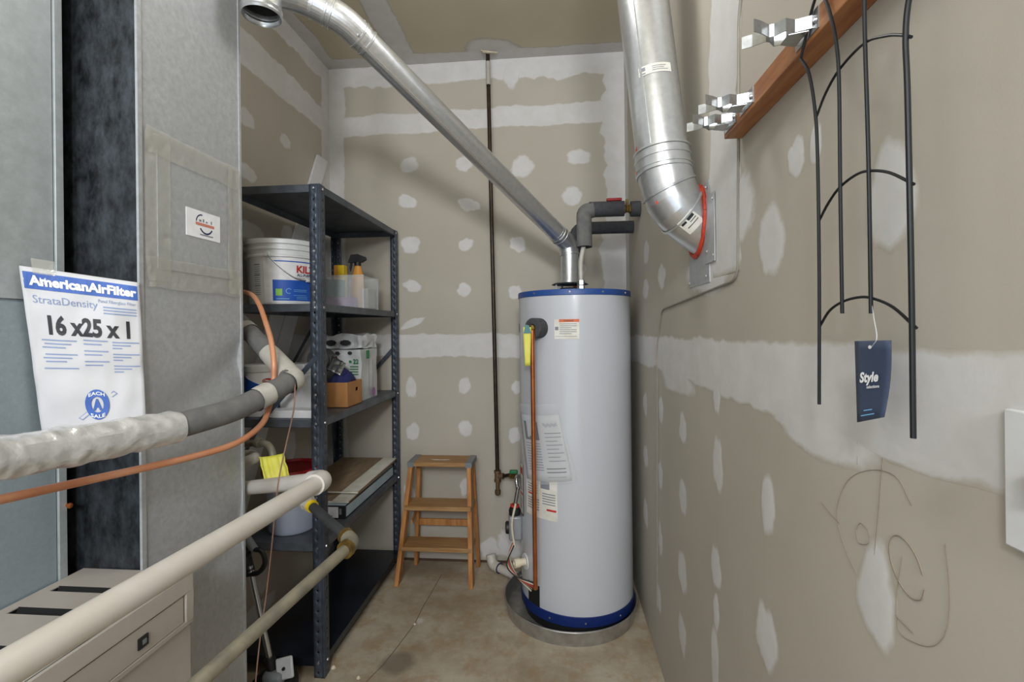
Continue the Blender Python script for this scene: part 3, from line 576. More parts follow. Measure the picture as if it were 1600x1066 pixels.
def post(x, y, sx, sy):
    mb = MB(); L = 1.829; FW = .034
    flange(mb, (x - sx * .006, y, 0), (-sx, 0, 0), FW, L); flange(mb, (x, y + sy * .006, 0), (0, sy, 0), FW, L)
    mb.add([(x - sx * .006, y, 0), (x - sx * .0015, y + sy * .0015, 0), (x, y + sy * .006, 0), (x - sx * .006, y, L), (x - sx * .0015, y + sy * .0015, L), (x, y + sy * .006, L)], [(0, 1, 4, 3), (1, 2, 5, 4)])
    o = obj('post', mb, 'shelf_steel', rack, solid=.0016)
    mb = MB(); mb.box(*sorted((x - sx * .012, x - sx * .008)), *sorted((y - sy * .0025, y)), 0, L); mb.box(*sorted((x, x + sx * .0025)), *sorted((y + sy * .008, y + sy * .012)), 0, L); mb.box(*sorted((x - sx * .003, x + sx * .002)), *sorted((y - sy * .002, y + sy * .003)), 0, L)
    obj('stiffening_rib', mb, 'shelf_steel', o)
    return o
for x, y, sx, sy in ((X1, Y0, 1, 1), (X0, Y0, -1, 1), (X1, Y1, 1, -1), (X0, Y1, -1, -1)): post(x, y, sx, sy)
LV = [.071, .495, .955, 1.386, 1.829]
for k, z in enumerate(LV):
    mb = MB(); e = .003; t = .0012; lip = .03; xa, xb, ya, yb = X0 + e, X1 - e, Y0 + e, Y1 - e
    mb.box(xa, xb, ya, yb, z - t, z)
    for (a, b, c, d) in ((xa, xb, ya, ya + t), (xa, xb, yb - t, yb), (xa, xa + t, ya, yb), (xb - t, xb, ya, yb)): mb.box(a, b, c, d, z - lip, z - t)
    for (a, b, c, d) in ((xa, xb, ya, ya + .012), (xa, xb, yb - .012, yb), (xb - .012, xb, ya, yb)): mb.box(a, b, c, d, z - lip, z - lip + t)
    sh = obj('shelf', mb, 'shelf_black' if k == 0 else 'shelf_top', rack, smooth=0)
    for x, y, dx, dy in ((X1, Y0, 1, 1), (X0, Y0, -1, 1), (X1, Y1, 1, -1), (X0, Y1, -1, -1)):
        obj('bolt', MB().lathe((x - dx * .023, y - dy * .001, z - .015), (0, -dy, 0), [(.006, 0), (.005, .003), (0, .004)], 8), 'bolt', sh)
        obj('bolt', MB().lathe((x + dx * .001, y + dy * .023, z - .015), (dx, 0, 0), [(.006, 0), (.005, .003), (0, .004)], 8), 'bolt', sh)
def brace(p, q, up): obj('brace', MB().bar(p, q, .019, .0025, up), 'shelf_steel', rack)
zA = at(497, 556, Y=Y0).z; s = (zA - at(405, 662, Y=Y0).z) / (at(497, 556, Y=Y0).x - at(405, 662, Y=Y0).x)
brace((X1 - .012, Y0 - .003, zA), (X0 + .012, Y0 - .003, zA - s * (X1 - X0 - .024)), (0, 0, 1))
brace((X1 - .012, Y1 + .002, zA + .01), (X0 + .012, Y1 + .002, zA + .01 - s * (X1 - X0 - .024)), (0, 0, 1))
b0, b1 = at(490, 510, X=X0), at(461, 564, X=X0); sl = (b0.z - b1.z) / (b0.y - b1.y); brace((X0 - .003, Y1 - .02, b0.z + sl * (Y1 - .02 - b0.y)) if b0.z + sl * (Y1 - .02 - b0.y) < 1.8 else (X0 - .003, b0.y + .3, b0.z + sl * .3), (X0 - .003, Y0 + .05, b0.z - sl * (b0.y - Y0 - .05)), (0, 0, 1))
for (dz, n) in ((.4, 0),): brace((X1 - .012, Y0 - .003, .46), (X0 + .012, Y0 - .003, .46 - s * .15), (0, 0, 1)) if False else None

# ------------------------------------------------------------------ on the shelves
def prof_fn(cx, cy, z0, prof, ang0, off=.0008):      # wrap print on a round tub whose radius tapers r0 -> r1 over h
    r0, r1, h = prof
    def fn(u, v):
        r = r0 + (r1 - r0) * v / h + off; a = ang0 + u / r0; return Vector((cx + r * math.sin(a), cy - r * math.cos(a), z0 + v))
    return fn
bx, by, bz = -1.092, 1.874, LV[3]
pail = thing('paint_pail', (bx, by, bz), 'white plastic primer pail with blue label on upper steel shelf', 'pail')
R0, R1, PH = .122, .135, .25
obj('pail_body', MB().lathe((bx, by, bz), (0, 0, 1), [(0, 0), (R0 - .004, 0), (R0, .004), (R1 - .004, PH - .07), (R1 + .002, PH - .068), (R1 + .002, PH - .062), (R1 - .003, PH - .058), (R1 - .002, PH - .042), (R1 + .004, PH - .04), (R1 + .004, PH - .033), (R1 - .001, PH - .03), (R1, PH - .016)], 64), 'pail_white', pail)
obj('pail_lid', MB().lathe((bx, by, bz), (0, 0, 1), [(R1, PH - .02), (R1 + .007, PH - .018), (R1 + .007, PH - .004), (R1 + .003, PH), (R1 - .006, PH), (R1 - .01, PH - .01), (0, PH - .01)], 64), 'pail_white', pail)
prf = (R0, R1, PH); an0 = math.atan2(-bx, by) * -1 * -1
fa = lambda a, off=.0012: prof_fn(bx, by, bz, prf, a, off)
vc = math.atan2(0 - bx, by - 0)     # direction from the pail to the camera, measured from -Y towards +X
f = fa(vc - .55); obj('paper_label', MB().grid(lambda a, b: f(a * .24, .01 + b * .168), 24, 1), 'print_white', pail)
f = fa(vc - .55, .0016); lab = pail
f2 = fa(vc - .1, .002)
def U(u): return u
f = fa(vc, .002)
rects('blue_panel', f, [(-.036, .11, .015, .094)], 'print_blue', pail, 16); rects('blue_rule', f, [(-.036, .11, .163, .167)], 'print_blue', pail, 16)
f = fa(vc, .0028); text('brand_text', 'KILZ', lambda u, v: f(.044 + u, .123 + v), .074, .028, 'ink_red', pail, .035)
text('brand_text', 'ALL-PURPOSE', lambda u, v: f(.046 + u, .109 + v), .074, .011, 'ink_navy', pail, .02); text('brand_text', 'INTERIOR / EXTERIOR', lambda u, v: f(.04 + u, .099 + v), .08, .006, 'ink_grey', pail)
rects('green_square', f, [(-.026, -.004, .034, .06)], 'print_green', pail); rects('small_print', f, [(-.025, .02, .021, .024), (.035, .085, .056, .058), (.035, .085, .05, .052), (.035, .085, .035, .037), (.045, .09, .028, .03), (.045, .09, .022, .024)], 'print_cyan', pail)
obj('swirl_mark', ring2(f, (.018, .052), .008, .0105, .6, 5.4), 'print_cyan', pail)
f = fa(vc - .62, .002); rects('fine_print', f, [(-.03, -.005, .15 - .008 * k, .152 - .008 * k + (.002 if k % 5 == 0 else 0)) for k in range(15)], 'ink_grey', pail)
# wire bail with grip
ear = fa(vc - .42, .004)(0, .19); ear2 = fa(vc - .42 + PI, .004)(0, .19)
obj('bail_ear', MB().lathe(ear, ear - Vector((bx, by, ear.z)), [(.0, .004), (.009, .004), (.011, -.004)], 14), 'pail_white', pail)
hp = [ear] + [fa(vc - .42 + t * .95, .012)(0, .19 - .095 * math.sin(min(1, t * 1.0) * PI / 2)) for t in (.1, .3, .5, .7, .9, 1.1, 1.3, 1.55)]
hp += [fa(vc - .42 + t, .012)(0, .19 - .095 * math.cos((t - 1.55) / (PI - 1.55) * PI / 2)) for t in (1.9, 2.3, 2.7)] + [ear2]
mb = MB(); mb.tube(smooth_path(hp, 5), .0018, 8); bail = obj('wire_handle', mb, 'zinc', pail)
mb = MB(); mb.tube(smooth_path(hp[6:10], 5), .0065, 10); obj('handle_grip', mb, 'pail_white', bail)
# clear bin with sprays
nz = lambda v, k=30: noise.noise(Vector(v) * k)
zs = LV[3]
binx0, binx1, biny0, biny1 = -1.13, -.885, 2.19, 2.375
bn = thing('storage_bin', ((binx0 + binx1) / 2, (biny0 + biny1) / 2, zs), 'translucent plastic bin holding bottles and packets on upper shelf', 'bin')
mb = MB(); hgt = .155
for (a, b, c, d) in ((binx0, binx1, biny0, biny0 + .002), (binx0, binx1, biny1 - .002, biny1), (binx0, binx0 + .002, biny0, biny1), (binx1 - .002, binx1, biny0, biny1)): mb.box(a, b, c, d, zs, zs + hgt)
mb.box(binx0, binx1, biny0, biny1, zs, zs + .002); obj('bin_body', mb, 'bin_plastic', bn, smooth=0)
mb = MB(); mb.tube([(binx0, biny0, zs + hgt), (binx1, biny0, zs + hgt), (binx1, biny1, zs + hgt), (binx0, biny1, zs + hgt), (binx0, biny0, zs + hgt)], .004, 8); obj('bin_rim', mb, 'bin_plastic', bn)
def packet(name, label, x0, x1, y0, y1, z0, z1, m, cat='packet'):
    tag(obj(name, MB().box(x0, x1, y0, y1, z0, z1), m, bevel=.004), label, cat)
    return bpy.data.objects[-1] if False else None
packet('teal_pouch', 'teal pouch lying inside the translucent bin', -1.11, -1.0, 2.2, 2.25, zs + .06, zs + .14, 'tag_teal')
packet('pink_packet', 'pink printed packet at the bottom of the translucent bin', -1.08, -.93, 2.195, 2.23, zs + .004, zs + .055, 'purple_plastic')
packet('white_carton', 'small white carton in the corner of the translucent bin', -.919, -.89, 2.25, 2.35, zs + .004, zs + .1, 'white_paint')
o = tag(obj('yellow_carton', MB().box(-1.06, -1.012, 2.26, 2.30, zs + .004, zs + .215), 'yellow_plastic', bevel=.002), 'tall yellow carton standing in the translucent bin', 'carton'); 
o2 = obj('orange_panel', MB().box(-1.061, -1.041, 2.2585, 2.26, zs + .09, zs + .214), 'orange_plastic', o)
sp = Vector((-.955, 2.29, zs + .004)); spray = thing('spray_bottle', sp, 'orange spray bottle with black trigger head in the bin', 'bottle')
obj('bottle_body', MB().lathe(sp, (0, 0, 1), [(0, 0), (.03, 0), (.032, .006), (.032, .12), (.026, .16), (.016, .2), (.013, .212), (0, .212)], 24), 'orange_plastic', spray)
mb = MB(); mb.lathe(sp, (0, 0, 1), [(0, .208), (.016, .208), (.016, .226), (.012, .23), (0, .23)], 18); mb.prism([sp + Vector(p) for p in ((-.045, -.012, .225), (.02, -.012, .225), (.042, -.012, .238), (.038, -.012, .252), (.005, -.012, .265), (-.03, -.012, .262))], (0, .024, 0)); obj('trigger_head', mb, 'rubber_black', spray)
obj('trigger', MB().prism([sp + Vector(p) for p in ((-.035, -.004, .228), (-.025, -.004, .228), (-.03, -.004, .2), (-.036, -.004, .18), (-.04, -.004, .2))], (0, .008, 0)), 'rubber_black', spray)
# third shelf
zs = LV[2]
wx, wy = -1.158, 1.825; wr = .06
wip = thing('wipes_tub', (wx, wy, zs), 'round tub of cleaning wipes with a blue label beside the duct', 'tub')
obj('tub_body', MB().lathe((wx, wy, zs), (0, 0, 1), [(0, 0), (wr - .003, 0), (wr, .004), (wr, .17), (wr - .002, .175), (wr - .002, .18)], 40), 'print_white', wip)
obj('tub_lid', MB().lathe((wx, wy, zs), (0, 0, 1), [(wr, .172), (wr + .003, .174), (wr + .003, .195), (wr - .002, .202), (0, .204)], 40), 'pail_white', wip)
wv = math.atan2(-wx, wy); f = lambda u, v: prof_fn(wx, wy, zs, (wr, wr, .2), wv, .001)(u, v); g = lambda u, v: prof_fn(wx, wy, zs, (wr, wr, .2), wv, .0018)(u, v)
rects('label_lower', f, [(-.09, .09, .03, .1)], 'print_cyan', wip, 20); mb = MB(); mb.grid(lambda a, b: f(-.09 + .085 * a - .0 * b, .1 + (.065 - .04 * a) * b), 10, 1); obj('label_blue', mb, 'print_blue', wip)
rects('fine_print', g, [(.0, .035, .085, .092), (.0, .03, .072, .077), (.02, .05, .05, .066)], 'print_white', wip); mb = MB(); mb.add([g(.02 + .018 * math.cos(k * PI / 8), .14 + .009 * math.sin(k * PI / 8)) for k in range(16)], [list(range(16))]); obj('brand_oval', mb, 'ink_red', wip)
h_ = lambda u, v: prof_fn(wx, wy, zs, (wr, wr, .2), wv, .0024)(u, v); text('brand_text', 'Clorox', lambda u, v: h_(.006 + u, .136 + v), .028, .008, 'print_white', wip, .02)
packet('white_box', 'large plain white box on the middle shelf behind the pipes', -1.088, -.955, 1.83, 1.94, zs, zs + .16, 'white_paint', 'box')
packet('white_tray', 'flat white tray on the middle shelf in front of the white box', -1.088, -.9, 1.752, 1.825, zs, zs + .03, 'trim_white', 'tray')
packet('folded_towel', 'folded grey cloth lying on top of the large white box', -1.08, -.99, 1.84, 1.93, zs + .16, zs + .2, 'pack_white', 'towel')
mb = MB(); c0 = Vector((-1.06, 2.09, zs + .2))
for k in range(4): mb.tube([c0 + Vector((.0 , .02 * 0, 0)) + Vector((.045 * math.cos(t) * (1 - .16 * k), .02 * k * 0 - .004 * k, .045 * math.sin(t) * (1 - .16 * k))) for t in [i * PI / 10 for i in range(21)]], .006, 8)
mb.cyl(c0 + Vector((0, .01, 0)), c0 + Vector((0, .07, 0)), .05, 24)
coil = thing('hose_roll', (-1.06, 2.1, zs), 'dark rolled hose resting on a grey block behind the box', 'roll'); obj('roll', mb, 'pack_dark', coil); obj('block', MB().box(-1.12, -1.006, 2.06, 2.16, zs, zs + .15), 'pack_dark', coil)
cb0 = Vector((-.945, 2.075, zs)); cbx = thing('cardboard_box', cb0, 'small open cardboard box with a hand hole stuffed with cloth', 'box')
mb = MB(); xa, xb, ya, yb = -1.0, -.885, 2.0, 2.155; hh = .108; t = .003
mb.box(xa, xb, ya, ya + t, zs, zs + hh); mb.box(xa, xb, yb - t, yb, zs, zs + hh); mb.box(xa, xa + t, ya + t, yb - t, zs, zs + hh); mb.box(xa, xb, ya, yb, zs, zs + t)
for (a, b, c, d) in ((ya + t, 2.085, 0, hh), (2.115, yb - t, 0, hh), (2.085, 2.115, 0, .062), (2.085, 2.115, .078, hh)): mb.box(xb - t, xb, a, b, zs + c, zs + d)
obj('box_body', mb, 'cardboard', cbx, smooth=0)
mb = MB(); mb.grid(lambda a, b: Vector((xa + .006 + (xb - xa - .012) * a, ya + .006 + (yb - ya - .012) * b, zs + .075 + .075 * math.sin(PI * a) ** .5 * math.sin(PI * b) ** .5 + .02 * nz((a, b, 1), 5) + .02 * a * math.sin(PI * b))), 18, 18)
tag(obj('dark_cloth', mb, 'navy_cloth', solid=.004), 'crumpled navy cloth heaped in the small cardboard box', 'cloth')
mb = MB(); mb.grid(lambda a, b: Vector((-.985 + .06 * a, 2.02 + .055 * b, zs + .165 + .05 * b - .03 * a + .008 * nz((a, b, 3), 6))), 8, 8); tag(obj('silver_pouch', mb, 'zinc', solid=.006), 'crinkled silver pouch tucked into the cloth in the box', 'pouch')
def lump(x0, x1, y0, y1, z0, z1, amp, k, seed):
    mb = MB(); n = 9
    def face(fn):
        mb.grid(lambda a, b: (lambda p: p + Vector((nz(p + Vector((seed, 0, 0)), k), nz(p + Vector((0, seed, 5)), k), nz(p + Vector((3, 0, seed)), k) * .6)) * amp)(fn(a, b)), n, n)
    dx, dy, dz = x1 - x0, y1 - y0, z1 - z0
    def bulge(p):
        u, v, w = (p.x - x0) / dx * 2 - 1, (p.y - y0) / dy * 2 - 1, (p.z - z0) / dz * 2 - 1
        return p
    for fn in (lambda a, b: Vector((x0 + dx * a, y0, z0 + dz * b)), lambda a, b: Vector((x0 + dx * a, y1, z0 + dz * b)), lambda a, b: Vector((x0, y0 + dy * a, z0 + dz * b)), lambda a, b: Vector((x1, y0 + dy * a, z0 + dz * b)), lambda a, b: Vector((x0 + dx * a, y0 + dy * b, z1)), lambda a, b: Vector((x0 + dx * a, y0 + dy * b, z0 + .0))): face(fn)
    for p in mb.v: p.z = max(p.z, z0)
    return mb
pk = thing('bagged_pack', (-1.0, 2.31, zs), 'white plastic pack marked 22 behind the small cardboard box', 'pack')
body = obj('pack_body', lump(-1.1, -.905, 2.2, 2.40, zs, zs + .24, .008, 14, 3), 'pack_white', pk, smooth=60)
F2 = lambda u, v: Vector((-1.1 + u, 2.188, zs + v)); text('size_mark', '22', lambda u, v: F2(.16 + u, .175 + v), .026, .022, 'print_darkgreen', body, .03)
rects('fine_print', F2, [(.145, .185, .16 - .012 * k, .164 - .012 * k) for k in range(4)] + [(.14, .152, .18, .19)], 'print_darkgreen', body)
G2 = lambda u, v: Vector((-.893, 2.2 + u, zs + v)); rects('green_mark', G2, [(.03, .07, .195, .235)], 'print_darkgreen', body); rects('side_print', G2, [(.06, .065, .04, .19), (.11, .114, .04, .19)], 'ink_grey', body)
mb = MB(); mb.add([Vector((-1.1 + .05 + .035 * math.cos(k * PI / 8), 2.1875, zs + .19 + .018 * math.sin(k * PI / 8) + .012 * math.cos(k * PI / 8))) for k in range(16)], [list(range(16))]); obj('red_swoosh', mb, 'red_plastic', body)
for k in range(3): mb = MB(); mb.add([Vector((-1.075 + .06 * k + .011 * math.cos(j * PI / 6), 2.1875, zs + .225 + .008 * math.sin(j * PI / 6))) for j in range(12)], [list(range(12))]); obj('black_dot', mb, 'ink_black', body)
mb = MB(); mb.add([G2(.12 + .022 * math.cos(k * PI / 8), .03 + .022 * math.sin(k * PI / 8)) for k in range(16)], [list(range(16))]); obj('purple_dot', mb, 'purple_plastic', body)
tag(obj('crumpled_bag', lump(-1.09, -.91, 2.24, 2.39, zs + .242, zs + .31, .022, 22, 9), 'pack_white', smooth=25), 'crumpled white and black bag lying on the white pack', 'bag')
bg = bpy.data.objects['crumpled_bag']; obj('black_print', MB().add([Vector((-1.06 + .07 * (k % 2) + .028 * math.cos(j * PI / 4 + k), 2.2185, zs + .272 + .014 * math.sin(j * PI / 4 + k))) for k in range(2) for j in range(8)], [list(range(8)), list(range(8, 16))]), 'ink_black', bg)
# fourth shelf
zs = LV[1]; rx, ry = -1.06, 1.868
tb = thing('lidded_tub', (rx, ry, zs), 'clear plastic tub with red lid on the lower shelf', 'tub')
obj('tub_body', MB().lathe((rx, ry, zs), (0, 0, 1), [(0, .002), (.084, .002), (.09, .01), (.1, .21), (.098, .21), (.088, .012), (0, .006)], 40), 'tub_plastic', tb)
obj('red_band', MB().lathe((rx, ry, zs), (0, 0, 1), [(.0985, .195), (.1015, .195), (.103, .23), (.101, .23)], 40), 'ink_salmon', tb)
obj('lid', MB().lathe((rx, ry, zs), (0, 0, 1), [(.1, .228), (.112, .228), (.114, .24), (.112, .25), (.104, .25), (.1, .242), (0, .242)], 40), 'red_plastic', tb)
lbx = thing('flat_box', (-.97, 2.2, zs), 'long flat box with black and white end and pale blue top', 'box')
obj('box_body', MB().box(-1.05, -.885, 1.965, 2.57, zs, zs + .056), 'rubber_black', lbx, bevel=.001); obj('top_panel', MB().box(-1.048, -.887, 1.967, 2.568, zs + .056, zs + .058), 'light_blue_card', lbx)
obj('end_label', MB().box(-1.0, -.915, 1.963, 1.965, zs + .006, zs + .05), 'print_white', lbx); obj('side_panel', MB().box(-.885, -.883, 1.975, 2.56, zs + .008, zs + .05), 'light_blue_card', lbx)
rects('fine_print', lambda u, v: Vector((-1.0 + u, 1.9625, zs + v)), [(.01, .06, .012, .015), (.09, .1, .02, .045)], 'ink_grey', lbx)
for k, (xa, xb, ya, yb, za, m) in enumerate(((-1.17, -.88, 1.99, 2.58, .0, 'hardboard'), (-1.18, -.873, 2.07, 2.595, .012, 'hardboard'))):
    mb = MB(); mb.add([Vector((x, y, zs + .0585 + .02 * (y - 1.95) + za + dz)) for x in (xa, xb) for y in (ya, yb) for dz in (0, .007)], [(0, 1, 3, 2), (4, 6, 7, 5), (0, 4, 5, 1), (2, 3, 7, 6), (0, 2, 6, 4), (1, 5, 7, 3)])
    o = tag(obj('hardboard_sheet', mb, m), ('lower brown hardboard sheet resting on the flat box', 'upper brown hardboard sheet on top of the stack')[k], 'board')
    obj('pale_margin', MB().add([Vector((x, y, zs + .0587 + .02 * (y - 1.95) + za + .007)) for x in (xb - .075, xb) for y in (ya, yb)], [(0, 2, 3, 1)]), 'label_paper', o)
    obj('pale_edge', MB().box(xa, xb, ya - .0012, ya, zs + .059 + .02 * (ya - 1.95) + za, zs + .065 + .02 * (ya - 1.95) + za), 'label_paper', o)
# white trim boards leaning in the gap between rack and wall
for k, (o1, lb_) in enumerate(((0, 'white trim board leaning behind the steel rack nearest its posts'), (.121, 'second white trim board leaning in the corner behind the rack'))):
    b = Vector((-1.2515, 1.394 + o1, .0)); a = b + Vector((0, 1.106, 2.13)) * (1.02 if k == 0 else .949); d = (b - a).normalized(); n_ = Vector((0, -d.z, d.y)); mb = MB()
    w_ = .05; a = a - d * .06; mb.prism([Vector((a.x, a.y + w_ / abs(d.z), a.z)), Vector((a.x, a.y - w_ / abs(d.z), a.z)), Vector((-1.2515, b.y - w_ / abs(d.z), .0)), Vector((-1.2515, b.y + w_ / abs(d.z), .0))], (-.011, 0, 0))
    tag(obj('trim_board', mb, 'trim_white', bevel=.001), lb_, 'board')

# ------------------------------------------------------------------ wooden step stool
sx0, sx1 = -.745, -.440
stool = thing('step_stool', (-.6, 2.5, 0), 'small wooden two step stool beside the water heater', 'step stool')
zt = .612
top = obj('top_step', MB().box(sx0 - .012, sx1 + .012, 2.415, 2.565, zt - .022, zt), 'wood_step', stool, bevel=.003)
for xx in (sx0 - .013, sx1 - .02): obj('corner_wrap', MB().box(xx, xx + .033, 2.412, 2.568, zt - .024, zt + .001), 'grey_cap', top)
obj('paint_spill', MB().add([Vector((-.6 + .045 * math.cos(t) * (1 + .3 * math.sin(3 * t)), 2.47 + .012 * math.sin(t) * (1 + .4 * math.cos(2 * t)), zt + .0006)) for t in [k * PI / 8 for k in range(16)]], [list(range(16))]), 'label_paper', top)
def leg(xt, yt, xb, yb, w, t): 
    mb = MB(); mb.add([Vector((xb - w / 2, yb - t / 2, 0)), Vector((xb + w / 2, yb - t / 2, 0)), Vector((xb + w / 2, yb + t / 2, 0)), Vector((xb - w / 2, yb + t / 2, 0)), Vector((xt - w / 2, yt - t / 2, zt - .02)), Vector((xt + w / 2, yt - t / 2, zt - .02)), Vector((xt + w / 2, yt + t / 2, zt - .02)), Vector((xt - w / 2, yt + t / 2, zt - .02))],
        [(3, 2, 1, 0), (4, 5, 6, 7), (0, 1, 5, 4), (1, 2, 6, 5), (2, 3, 7, 6), (3, 0, 4, 7)]); return obj('leg', mb, 'wood_stool', stool, bevel=.002)
leg(sx0 + .002, 2.44, -.81, 2.40, .022, .055); leg(sx1 - .002, 2.44, -.432, 2.40, .022, .055); leg(sx0 + .012, 2.545, -.775, 2.615, .02, .036); leg(sx1 - .005, 2.545, -.43, 2.615, .02, .036)
for z, ex in ((.40, .0), (.195, .022)):
    f_ = 1 - z / zt; st_ = obj('step', MB().box(sx0 - .065 * f_ * 1.0 - .0, sx1 + .012, 2.395 - .012, 2.515, z - .022, z), 'wood_step', stool, bevel=.003)
obj('rear_rail', MB().box(sx0 - .01, sx1 + .0, 2.585, 2.6, .225, .26), 'wood_stool', stool, bevel=.002)
obj('strut', MB().bar((sx0 - .0, 2.44, .3), (sx0 - .015, 2.57, .31), .02, .008, (0, 0, 1)), 'wood_stool', stool)

# ------------------------------------------------------------------ furnace group on the left
XP, XD, YD0, YD1 = -1.04, -.90, .985, 1.327
rd_ = thing('return_air_duct', ((XD + XL) / 2, (YD0 + YD1) / 2, 0), 'tall galvanized sheet metal duct with a taped cover plate', 'duct')
def dent(u, v):
    y = YD0 + (YD1 - YD0) * u; z = ZC * v; k = 0
    for zc, sl, am, wd in ((1.13, .16, .014, .035), (.62, .22, .012, .05), (.9, 0, .004, .12)):
        t = (z - zc - sl * (u - .5)) / wd; k += am * math.exp(-t * t) * (.25 + .75 * u)
    return Vector((XD - k * 1.0 + (.0 if u in (0, 1) else .0015 * noise.noise(Vector((y * 6, z * 4, 2)))), y, z))
mb = MB(); mb.grid(dent, 10, 90); obj('aisle_panel', mb, 'galvanized', rd_, smooth=60)
obj('duct_back', MB().box(XL + .001, XD - .022, YD0 + .001, YD1, 0, ZC), 'galvanized', rd_)
obj('far_edge_seam', MB().box(XD - .03, XD + .0025, YD1 - .006, YD1 + .002, 0, ZC), 'galvanized', rd_)
dk = obj('dark_side_panel', MB().box(XL + .001, XD, YD0 - .004, YD0, .0, ZC), 'galvanized_dark', rd_); obj('edge_seam', MB().box(XD - .002, XD + .0035, YD0 - .007, YD0 + .004, 0, ZC), 'galvanized', rd_)  # side panel: its dark reflection and shade are put into the metal colour
obj('cover_plate', MB().box(XD - .001, XD + .003, 1.03, 1.285, 1.43, 1.70), 'galvanized', rd_)
def strip(y0, y1, z0, z1, n0, n1): obj('tape_strip', MB().grid(lambda a, b: Vector((XD + .0065 + .004 * noise.noise(Vector((a * n0 * .6, b * n1 * .6, y0 * 9))), y0 + (y1 - y0) * a, z0 + (z1 - z0) * b + .006 * noise.noise(Vector((a * 5, b * 5, 3))))), n0, n1), 'clear_tape', rd_, smooth=30)
strip(.992, 1.062, 1.40, 1.735, 8, 36); strip(1.262, 1.316, 1.39, 1.74, 8, 36); strip(.995, 1.312, 1.685, 1.745, 36, 8); strip(.995, 1.312, 1.385, 1.455, 36, 8)
cd = obj('contractor_card', MB().box(XD + .003, XD + .0042, 1.114, 1.234, 1.523, 1.592), 'print_white', rd_)
cf = lambda u, v: Vector((XD + .0047, 1.114 + u, 1.523 + v)); 
rects('orange_bar', cf, [(.03, .097, .032, .039)], 'ink_salmon', cd); obj('blue_arc', ring2(cf, (.052, .04), .018, .021, 1.5, 3.1, 16), 'ink_navy', cd); obj('blue_arc', ring2(cf, (.067, .038), .022, .026, 3.7, 5.8, 16), 'ink_navy', cd)
rects('fine_print', cf, [(.045, .092, .008, .011), (.042, .05, .042, .047), (.055, .06, .042, .05), (.066, .072, .042, .046), (.084, .088, .042, .05)], 'ink_grey', cd)
fc = thing('furnace_cabinet', ((XP + XL) / 2, .55, 0), 'blue grey sheet metal furnace cabinet beside the tall duct', 'furnace')
obj('cabinet_core', MB().box(XL + .001, XP - .004, .12, .94, 0, ZC), 'furnace_paint', fc)
obj('upper_panel', MB().box(XP - .004, XP, .12, .925, 1.352, ZC), 'galvanized_panel', fc, bevel=.001); obj('lower_panel', MB().box(XP - .004, XP, .12, .925, 0, 1.347), 'furnace_paint', fc, bevel=.001)
obj('edge_flange', MB().box(XP - .012, XP + .004, .927, .944, 0, ZC), 'galvanized_panel', fc, bevel=.001); obj('panel_screw', MB().lathe((XP, .945, .92), (1, -.3, 0), [(.004, 0), (.004, .012), (.006, .014), (0, .016)], 8), 'copper', fc)
# beige burner cabinet in front of it, slotted top
bgc = thing('furnace_base_unit', (-.91, .63, 0), 'beige enamel cabinet with slotted top below the pipes', 'cabinet')
bx0, bx1, by0, by1, bzt = XP + .005, -.785, .25, YD0 - .008, .770
mb = MB(); rows = [by0]; sl = [(.885, .905), (.808, .83), (.70, .724), (.59, .614), (.48, .504), (.37, .394)][::-1]
ycur = by0
for a, b in sl:
    mb.box(bx0, bx1, ycur, a, bzt - .002, bzt); mb.box(bx0, bx0 + .022, a, b, bzt - .002, bzt); mb.box(bx0 + .185, bx1, a, b, bzt - .002, bzt); ycur = b
mb.box(bx0, bx1, ycur, by1, bzt - .002, bzt); obj('slotted_top', mb, 'beige_enamel', bgc, smooth=0)
for a, b in sl: obj('louver', MB().add([Vector((bx0 + .022, b, bzt)), Vector((bx0 + .185, b, bzt)), Vector((bx0 + .178, a - .0, bzt - .02)), Vector((bx0 + .03, a, bzt - .02))], [(0, 1, 2, 3)]), 'void_black', bgc)
mb = MB(); mb.box(bx0, bx1 - .003, by0, by1, 0, bzt - .03); obj('core', mb, 'void_black', bgc)
mb = MB(); mb.box(bx0, bx1, by1 - .002, by1, 0, bzt - .002); mb.box(bx0, bx1, by0, by0 + .002, 0, bzt - .002); obj('end_panels', mb, 'beige_enamel', bgc)
obj('door_panel', MB().box(bx1 - .003, bx1 + .0, by0, by1, 0, .672), 'beige_enamel', bgc, bevel=.001)
mb = MB(); mb.box(bx1 - .003, bx1 + .006, by0, by1, .735, bzt); mb.box(bx1 - .003, bx1 + .006, by1 - .02, by1, .672, .735); obj('front_rim', mb, 'beige_enamel', bgc, bevel=.001)
obj('latch_strip', MB().box(bx1 - .003, bx1 + .003, by0, by1 - .024, .676, .731), 'beige_enamel', bgc, bevel=.001)
obj('door_lip', MB().box(bx1, bx1 + .005, by0, by1, .665, .675), 'beige_enamel', bgc, bevel=.001)
lt = obj('latch', MB().box(bx1 + .003, bx1 + .006, .84, .862, .691, .712), 'rubber_black', bgc); obj('latch_slot', MB().box(bx1 + .006, bx1 + .0065, .848, .857, .697, .706), 'grey_cap', lt)
